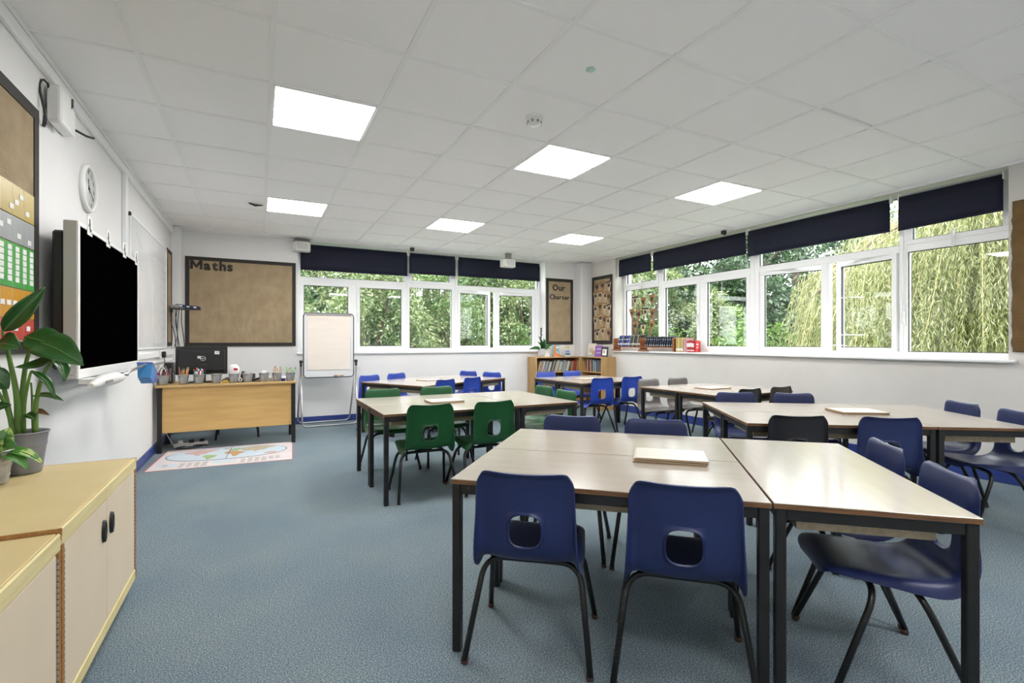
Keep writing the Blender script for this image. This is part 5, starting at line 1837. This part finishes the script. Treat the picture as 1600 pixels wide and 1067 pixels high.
def row(x0, x1, y, z, lean, label, group, seed, along='x', dmin=.15, hmax=.20, cols=None, tmin=.008, tmax=.022):
    rnd = random.Random(seed)
    p = x0
    num = 0
    while p < x1 - tmax:
        th = rnd.uniform(tmin, tmax)
        h = hmax * rnd.uniform(.80, 1.0)
        L = lean
        rot = Matrix.Rotation(-L, 4, 'Y')
        base = Matrix.Translation((p + (h * sin(L) if L > 0 else 0), y + rnd.uniform(0, .012), z + (th * sin(abs(L))))) if along == 'x' else None
        if along == 'x':
            M = base @ rot
        else:       # row along the side wall, spines facing -x
            M = Matrix.Translation((y + rnd.uniform(0, .012), p + (h * sin(L) if L > 0 else 0), z + th * sin(abs(L)))) @ Matrix.Rotation(-pi / 2, 4, 'Z') @ Matrix.Scale(1, 4)
            M = Matrix.Translation((y + rnd.uniform(0, .012), p, z + th * sin(abs(L)))) @ Matrix.Rotation(-pi / 2, 4, 'Z') @ Matrix.Rotation(-L, 4, 'Y')
        mt = rnd.choice(cols or BC)
        book(M, th, h, dmin, mt, label.format(c=BCN.get(mt.name, 'dull'), n=ORD[num]), group)
        num += 1
        p += th / cos(L) + rnd.uniform(0.0005, .003)
    return p


row(4.20, 4.86, 7.215, .636, -.30, '{c} book leaning on the far-wall upper shelf, {n} from the outer end', 'books on the upper shelf of the far-wall bookcase', 21, tmin=.010, tmax=.022)
row(4.88, 5.02, 7.215, .636, -.10, '{c} book at the inner end of the far-wall upper shelf, {n} of these', 'books at the inner end of the far-wall shelf', 22, cols=[BC[4], BC[9], BC[7]])
row(4.20, 4.98, 7.215, .361, -.2, '{c} book on the far-wall middle shelf, {n} from the outer end', 'books on the middle shelf of the far-wall bookcase', 23, tmin=.014, tmax=.03)
row(6.66, 7.12, 5.11, .636, 0.0, '{c} upright book on the side-wall upper shelf, {n} from the end panel', 'books on the upper shelf of the side-wall bookcase', 24, along='y', tmin=.012, tmax=.028, hmax=.215)


def display_book(x, y, z, rz, w, h, col, deco, label, lean=0.16):
    t = thing('display_book', label, 'book', (x, y, z), rz, 'books shown face out on the corner bookcases')
    Mx = Matrix.Rotation(-lean, 4, 'X')
    MB().obox(Mx @ Matrix.Translation((0, 0, h / 2)), w, 0.008, h).build('book_cover', col, t)
    MB().obox(Mx @ Matrix.Translation((0, 0.006, h / 2)), w - .006, 0.006, h - .006).build('book_pages', m_pages, t)
    for (cx, cz, sw, sh, mt) in deco:
        MB().obox(Mx @ Matrix.Translation((cx * w, -0.0045, cz * h)), sw * w, 0.001, sh * h).build('cover_print', mt, t)
    MB().box(-w * .3, w * .3, 0.0, 0.06, 0, 0.004).build('book_stand', m_black, t)


cyan = pm('cover_cyan', (.20, .42, .48, 1), .45); orange = pm('cover_orange', (.66, .25, .10, 1), .5); violet = pm('cover_violet', (.26, .06, .36, 1), .45)
cream = pm('cover_cream', (.68, .60, .50, 1), .5); mauve = pm('cover_mauve', (.32, .28, .50, 1), .45)
display_book(4.44, 7.30, BH, 0, .10, .19, m_paper, [(0, .7, .6, .25, cream)], 'white book shown face out beside the bookcase plant')
display_book(4.63, 7.31, BH, 0, .15, .20, cyan, [(.15, .8, .5, .12, m_paper), (.2, .3, .3, .2, m_mapb)], 'pale blue book shown face out behind the orange boot shape')
display_book(4.86, 7.29, BH, 0, .13, .19, m_mapb, [(0, .82, .8, .18, C['yellow']), (0, .45, .7, .25, mauve), (0, .2, .8, .12, C['dark'])], 'blue and yellow book shown face out, nearest the corner column')
t = thing('boot_cutout', 'orange boot-shaped cut-out standing among the face-out books', 'ornament', (4.60, 7.25, BH))
MB().prism([(-.07, 0), (.08, 0), (.085, .03), (.02, .06), (-.005, .09), (-.005, .19), (-.05, .19), (-.055, .08)], 'y', -.006, .006).build('boot_shape', orange, t, bevel=0.003)
MB().box(-.05, .05, -.02, .02, -.0, .006).build('boot_base', orange, t)
display_book(5.22, 7.08, BH, -pi / 2 + .35, .17, .23, cream, [(-.1, .45, .5, .35, m_land[0]), (.2, .3, .3, .3, C['wood']), (0, .08, .9, .1, cyan)], 'large cream picture book shown face out under the bunting board')
display_book(5.22, 6.885, BH, -pi / 2 + .35, .15, .19, violet, [(0, .7, .7, .2, mauve), (0, .35, .6, .15, mauve)], 'violet book shown face out between the cream and the dark book')
display_book(5.22, 6.72, BH, -pi / 2 + .35, .135, .175, C['dark'], [(0, .45, .6, .6, m_paper), (-.05, .5, .25, .3, m_grey)], 'dark book with a pale picture shown face out, next to the window sill')

# plant on the bookcase
P3 = Vector((4.32, 7.29, BH))
t3 = thing('potted_orchid', 'leafy orchid in a small pale pot on top of the far-wall bookcase', 'plant', P3)
MB().lathe([(0, 0), (.05, 0), (.058, .05), (.064, .13), (.067, .135), (.062, .138), (.058, .12), (0, .118)], 24).build('pot_wall', pm('pale_glaze', (.60, .61, .62, 1), .3), t3)
MB().lathe([(.058, .121), (0, .126)], 20).build('soil', m_soil, t3)
for k, (b, e, wd) in enumerate((((0, 0, .12), (-.26, -.02, .13), .036), ((0, 0, .12), (-.10, -.04, .26), .034), ((0, 0, .12), (.08, -.02, .30), .034),
                                ((0, 0, .12), (.22, .0, .20), .030), ((0, 0, .12), (.02, -.05, .32), .034), ((0, 0, .12), (-.04, .03, .36), .034), ((0, 0, .12), (.14, -.06, .15), .026))):
    ob('leaf', leaf_mesh('leaf', b, e, wd, (0.1, -.8, .6), m_bleaf, .3, .15), t3)
MB().tube(fillet([(0, 0, .12), (.0, 0, .30), (-.02, 0, .44), (.01, -.02, .50)], .1, 4), .005, 6).build('flower_spike', pm('dark_spike', (.03, .03, .02, 1), .6), t3)
for k in range(5):
    MB().lathe([(0, -.02), (.018, 0), (0, .022)], 8, c=(-.01 + .01 * (k % 2), -.005, .34 + .035 * k)).build('flower_bud', pm('dark_bud', (.05, .02, .05, 1), .6), t3)

# ---------------------------------------------------------------- books on the window sill
SZ = 1.0
t = thing('book_rack', 'reddish wooden book rack on the sill under the bunting pane', 'rack', (5.42, 5.99, SZ))
for y in (0.64, 0.0, -0.70):
    MB().prism([(-.07, 0), (.08, 0), (.08, .20), (.06, .215), (-.05, .205), (-.07, .19)], 'y', y - .011, y + .011).build('rack_end', m_rack, t, bevel=0.004)
for y0, y1 in ((.011, .629), (-.689, -.011)):
    MB().box(-.05, .088, y0, y1, .055, .07).build('rack_shelf', m_rack, t, bevel=0.002)
    MB().box(.088, .098, y0, y1, .07, .17).build('rack_back', m_rack, t, bevel=0.002)
for y in (.64, 0.0):
    MB().box(-.10, -.06, y - .2 * (1 if y else 1), y + .011, 0, .022).build('rack_foot', m_rack, t, bevel=0.004)
rackc1 = [pm('book_blue_%d' % k, c, .45) for k, c in enumerate([(.03, .06, .26, 1), (.05, .10, .33, 1), (.20, .24, .40, 1), (.02, .03, .12, 1)])]
rackc2 = [pm('book_slate_%d' % k, c, .45) for k, c in enumerate([(.025, .03, .06, 1), (.05, .055, .08, 1), (.03, .04, .085, 1)])]
rackc3 = [pm('book_grey_%d' % k, c, .45) for k, c in enumerate([(.07, .075, .07, 1), (.30, .28, .20, 1), (.035, .035, .04, 1)])]


def sill_row(y_start, n, th, gap, lean, h, d, mats, label, group, z, seed, x=5.378, band=None):
    rnd = random.Random(seed)
    y = y_start
    for k in range(n):
        hh = h * rnd.uniform(.94, 1.0)
        M = Matrix.Translation((x + rnd.uniform(0, .008), y, z + th * sin(abs(lean)))) @ Matrix.Rotation(-pi / 2, 4, 'Z') @ Matrix.Rotation(lean, 4, 'Y')
        o = book(M, th, hh, d, mats[k % len(mats)], f'{label}, {ORD[k]} from the corner', group)
        if band:
            for (za, zb_) in band:
                MB().box(-.0003, th + .0003, -.0006, .0, hh * za, hh * zb_).build('spine_label', m_paper, o)
        y -= gap
    return y


sill_row(6.56, 7, .026, .042, .30, .19, .105, rackc1, 'blue book leaning in the sill rack', 'blue books in the sill rack', SZ + .071, 31, band=((.12, .3), (.6, .68)))
sill_row(6.25, 6, .026, .036, .24, .19, .105, rackc3, 'grey or dark book leaning in the sill rack', 'grey books in the sill rack', SZ + .071, 32, band=((.15, .26),))
sill_row(5.915, 13, .022, .046, .20, .155, .105, rackc2, 'slate book leaning in the second rack bay', 'slate books in the second rack bay', SZ + .071, 33, band=((.10, .17), (.7, .74)))
ycol = [pm('book_straw_%d' % k, c, .5) for k, c in enumerate([(.55, .42, .10, 1), (.60, .50, .22, 1), (.50, .42, .22, 1)])]
rcol = [pm('book_red_%d' % k, c, .45) for k, c in enumerate([(.52, .03, .03, 1), (.44, .02, .025, 1)])]
pcol = [pm('book_pinkish', (.60, .34, .36, 1), .5)]
yy = sill_row(5.265, 5, .025, .028, 0, .205, .14, ycol, 'yellow book standing on the sill', 'yellow books on the sill', SZ + .001, 34, band=((.1, .25),))
yy = sill_row(yy - .002, 2, .028, .03, 0, .20, .14, pcol, 'pale pink book on the sill', 'pink books on the sill', SZ + .001, 35)
yy = sill_row(yy - .002, 4, .030, .033, 0, .165, .13, rcol, 'red book with white spine on the sill', 'red books on the sill', SZ + .001, 36, band=((.12, .2), (.45, .8)))
M = Matrix.Translation((5.365, yy - .02, SZ + .001)) @ Matrix.Rotation(radians(-65), 4, 'Z')
o = book(M, .022, .165, .13, rcol[0], 'red book at the end of the sill row, turned to show its front cover', None)
MB().box(.0221, .0226, .02, .11, .10, .115).box(.0221, .0226, .03, .10, .06, .07).build('cover_print', m_paper, o)

# ================================================================== OUTSIDE: LAWN, TREES, WILLOW, HOUSE
GZ = -3.0
m_grass = pm('lawn', (0.06, 0.13, 0.03, 1), 0.9, (0.12, 0.20, 0.05, 1), 3, 6)
o = bx('lawn_ground', -40, 60, -40, 70, GZ - 0.2, GZ, m_grass)
struct(o)
m_bark = pm('tree_bark', (0.10, 0.075, 0.055, 1), 0.9, (0.05, 0.04, 0.03, 1), 8, 6, stretch=(1, 1, .2), bump=0.6, bscale=12)


def np_mesh(name, verts, nq, mat):
    me = bpy.data.meshes.new(name)
    nv = len(verts)
    me.vertices.add(nv)
    me.vertices.foreach_set('co', verts.astype(np.float32).ravel())
    me.loops.add(nv)
    me.loops.foreach_set('vertex_index', np.arange(nv, dtype=np.int32))
    me.polygons.add(nq)
    me.polygons.foreach_set('loop_start', np.arange(0, nv, 4, dtype=np.int32))
    me.polygons.foreach_set('loop_total', np.full(nq, 4, dtype=np.int32))
    me.update(calc_edges=True)
    me.materials.append(mat)
    return me


def leaves(centres, dirs, ln, wd, rng):
    """a folded diamond of four corners per leaf: centre, direction of its tip, length, half width"""
    n = len(centres)
    d = dirs / np.maximum(np.linalg.norm(dirs, axis=1, keepdims=True), 1e-6)
    r = rng.normal(size=(n, 3))
    s = np.cross(d, r)
    s /= np.maximum(np.linalg.norm(s, axis=1, keepdims=True), 1e-6)
    L = ln * rng.uniform(.7, 1.25, (n, 1))
    W = wd * rng.uniform(.7, 1.25, (n, 1))
    nn = np.cross(d, s)
    a = centres
    b = centres + d * L * .45 + s * W + nn * W * .25
    c = centres + d * L
    e = centres + d * L * .45 - s * W + nn * W * .25
    return np.stack([a, b, c, e], 1).reshape(-1, 3)


def broad_tree(loc, r, h, nl, ln, wd, mat, label, seed, clumps=70, sink=0.0, droop=0.5, name='broadleaf_tree'):
    """trunk, limbs and a crown of leaf sprays gathered in clumps"""
    rng = np.random.default_rng(seed)
    t = thing(name, label, 'tree', loc, 0, 'trees outside the windows')
    trunk = MB().tube([(0, 0, 0), (.1, .05, h * .3), (-.05, 0, h * .55), (0, .1, h * .8)], [r * .09, r * .07, r * .05, r * .02], 8)
    trunk.build('trunk', m_bark, t)
    lim = MB()
    cs = []
    for k in range(clumps):
        v = rng.normal(size=3)
        v /= np.linalg.norm(v)
        q = rng.uniform(.45, 1.0) ** .5
        c = np.array([0, 0, h * .56]) + v * q * np.array([r, r, h * .44])
        cs.append((c, v))
        if k < 16:
            m = (c + np.array([0, 0, h * .5])) / 2 + np.array([0, 0, -.2])
            lim.tube([(0, 0, h * .35 + .02 * k), tuple(m), tuple(c)], [r * .035, r * .02, r * .008], 6)
    lim = lim.build('limbs', m_bark, t)
    lim['kind'] = 'stuff'
    per = nl // clumps
    P, D = [], []
    for c, v in cs:
        rc = r * rng.uniform(.20, .34)
        nsp = 16
        for s in range(nsp):
            dv = rng.normal(size=3) + v * .7
            dv /= np.linalg.norm(dv)
            tt_ = np.linspace(.15, 1, max(per // nsp, 2))[:, None]
            p = c + dv * rc * tt_ + np.array([0, 0, -droop * rc]) * tt_ ** 2
            p = p + rng.normal(size=p.shape) * rc * .09
            P.append(p)
            dd = dv + rng.normal(size=p.shape) * .75 + np.array([0, 0, -droop])
            D.append(dd)
    P, D = np.concatenate(P), np.concatenate(D)
    me = np_mesh('foliage', leaves(P, D, ln, wd, rng), len(P), mat)
    f = ob('foliage', me, t)
    f['kind'] = 'stuff'
    return t


f_mid = foliage('leaf_mid_green', (0.035, 0.085, 0.022, 1), (0.075, 0.155, 0.035, 1), (0.20, 0.27, 0.075, 1))
f_dark = foliage('leaf_dark_green', (0.014, 0.040, 0.015, 1), (0.035, 0.085, 0.028, 1), (0.085, 0.15, 0.05, 1))
f_lime = foliage('leaf_lime_green', (0.07, 0.16, 0.025, 1), (0.16, 0.30, 0.05, 1), (0.30, 0.42, 0.12, 1), .45)
f_pale = foliage('leaf_pale_green', (0.07, 0.125, 0.04, 1), (0.16, 0.22, 0.085, 1), (0.36, 0.38, 0.19, 1))
f_will = foliage('willow_leaf', (0.13, 0.165, 0.05, 1), (0.30, 0.33, 0.13, 1), (0.60, 0.58, 0.32, 1), .45)
f_oak = foliage('leaf_blue_green', (0.022, 0.055, 0.028, 1), (0.050, 0.100, 0.045, 1), (0.12, 0.17, 0.09, 1))

# beyond the far window (y is away from the room)
broad_tree((-1.2, 14.2, GZ), 2.9, 7.6, 46000, .11, .020, f_mid, 'bushy mid-green tree seen in the far window pane above the flip chart', 1)
broad_tree((2.4, 12.6, GZ), 2.4, 6.6, 46000, .12, .021, f_pale, 'pale drooping-leaved tree in the second pane of the far window', 2, droop=.9)
broad_tree((4.7, 13.4, GZ), 2.5, 6.9, 46000, .11, .019, f_mid, 'green tree filling the middle fixed pane of the far window', 3)
broad_tree((7.4, 13.0, GZ), 2.5, 6.8, 46000, .12, .021, f_pale, 'light-leaved tree behind the open casement of the far window', 4, droop=.9)
broad_tree((.5, 18.5, GZ), 4.2, 9.5, 30000, .22, .05, f_dark, 'dark tall tree standing behind the row outside the far window', 5)
broad_tree((6.0, 19.0, GZ), 4.6, 9.5, 30000, .22, .05, f_dark, 'dark tall tree behind the light-leaved one outside the far window', 6)
broad_tree((10.8, 17.6, GZ), 4.2, 9.4, 30000, .22, .05, f_mid, 'broad green tree outside, beyond the Our Charter corner', 7)
# beyond the side window
broad_tree((10.3, 11.7, GZ), 2.6, 7.0, 64000, .11, .020, f_pale, 'pale tree seen through the pane with bunting', 8, droop=.8)
broad_tree((12.2, 10.6, GZ), 2.5, 5.2, 28000, .15, .030, f_lime, 'bright lime-green tree behind the sill books', 9)
broad_tree((15.2, 14.5, GZ), 4.6, 10.0, 36000, .20, .045, f_dark, 'tall dark tree behind the lime-green one', 10)
broad_tree((14.0, 17.4, GZ), 3.4, 9.4, 30000, .20, .045, f_mid, 'tall green tree far behind the bunting pane', 15)
broad_tree((17.5, 11.2, GZ), 4.4, 8.9, 26000, .20, .042, f_oak, 'blue-green oak-like tree in the fixed pane beside the first open casement', 11)
broad_tree((22.0, 11.0, GZ), 4.0, 7.6, 20000, .22, .045, f_oak, 'farther blue-green tree behind the willow edge', 12)
broad_tree((10.9, 8.75, GZ), 1.25, 4.1, 12000, .13, .026, f_lime, 'small lime shrub low in the pane next to the red books', 13)
broad_tree((26.0, 8.5, GZ), 4.0, 6.6, 14000, .24, .05, f_dark, 'distant dark tree low behind the willow strands', 14)


def willow(loc, r, h, strands, label, seed, zend):
    rng = np.random.default_rng(seed)
    t = thing('weeping_willow', label, 'tree', loc, 0, 'willows outside the side window')
    MB().tube([(0, 0, 0), (.2, .1, h * .35), (0, -.1, h * .6), (.2, .1, h * .85)], [.38, .32, .22, .08], 10).build('trunk', m_bark, t)
    lim = MB()
    tops = []
    for k in range(54):
        a = 2 * pi * k / 54 + rng.uniform(-.1, .1)
        q = rng.uniform(.45, 1.0)
        e = np.array([cos(a) * r * q, sin(a) * r * q, h * (1.0 - .28 * q * q) + rng.uniform(-.3, .3)])
        m = np.array([cos(a) * r * q * .45, sin(a) * r * q * .45, h * .92])
        lim.tube([(0, 0, h * rng.uniform(.4, .7)), tuple(m), tuple(e), tuple(e + np.array([cos(a), sin(a), -1.0]) * .35)], [.09, .05, .02, .008], 6)
        tops.append((m, e))
    lm = lim.build('limbs', pm('willow_branch', (0.24, 0.19, 0.11, 1), 0.9, (0.14, 0.11, 0.07, 1), 9, 4), t)
    lm['kind'] = 'stuff'
    P, D = [], []
    tw = MB()
    for s in range(strands):
        m, e = tops[rng.integers(len(tops))]
        q = rng.uniform(.25, 1.08)
        st = m + (e - m) * q + rng.normal(size=3) * np.array([.20, .20, .16])
        ln = (st[2] - (zend - loc[2])) * rng.uniform(.45, 1.0)
        n = int(max(ln, .6) / .034)
        k = np.linspace(0, 1, n)[:, None]
        out = np.array([st[0], st[1], 0]); out = out / max(np.linalg.norm(out), .1)
        sway = rng.normal(size=3) * np.array([.30, .30, 0])
        p = st + out * .35 * np.sqrt(k) + sway * k ** 1.5 + np.array([0, 0, -1.0]) * ln * k
        P.append(p + rng.normal(size=p.shape) * .012)
        D.append(np.array([0, 0, -1.0]) + rng.normal(size=p.shape) * .38 + out * .15)
        if s % 12 == 0:
            tw.tube([tuple(x) for x in p[::max(n // 5, 1)]], .006, 4)
    P, D = np.concatenate(P), np.concatenate(D)
    f = ob('foliage', np_mesh('foliage', leaves(P, D, .115, .0066, rng), len(P), f_will), t)
    f['kind'] = 'stuff'
    tw = tw.build('twigs', pm('willow_twig', (0.42, 0.36, 0.18, 1), 0.8), t)
    tw['kind'] = 'stuff'


willow((12.2, 3.55, GZ), 3.35, 7.3, 3600, 'weeping willow filling the window panes nearest the photo edge', 51, -1.6)
willow((16.6, 6.2, GZ), 2.2, 6.4, 1200, 'weeping willow whose strands hang in the first open casement', 52, -1.6)

# house roof low behind the willow
t = thing('brick_house', 'house with a grey tiled roof showing low through the first open casement', 'house', (24.5, 15.5, GZ), radians(-35))
m_brick = pm('house_brick', (0.30, 0.16, 0.11, 1), 0.9, (0.22, 0.11, 0.08, 1), 12, 4)
m_tile = pm('roof_tile', (0.30, 0.27, 0.27, 1), 0.85, (0.22, 0.20, 0.20, 1), 5, 4)
MB().box(-4, 4, -3, 3, 0, 2.6).build('house_wall', m_brick, t)
MB().prism([(-3.3, 2.5), (3.3, 2.5), (0, 4.0)], 'x', -4.2, 4.2).build('roof_core', m_tile, t)
tile = MB().box(-.16, .16, -.02, .02, -.19, .19).mesh('roof_tile', m_tile)
sl = math.atan2(1.5, 3.3)
n = 0
for r in range(11):
    q = r / 11
    y, z = -3.3 + 3.3 * (q + .04), 2.5 + 1.5 * (q + .04)
    for c in range(25):
        x = -4.1 + c * .34 + (.17 if r % 2 else 0)
        o = ob('roof_tile', tile, t, (x, y, z + .05), (-(pi / 2 - sl) + 0.08, 0, 0))
        n += 1
for x in (-2.2, 0.2, 2.4):
    w_ = bx('house_window', x - .5, x + .5, -3.04, -3.0, 1.0, 2.1, m_upvc, t)
    bx('house_pane', x - .42, x + .42, -3.05, -3.04, 1.08, 2.02, m_screen, w_)
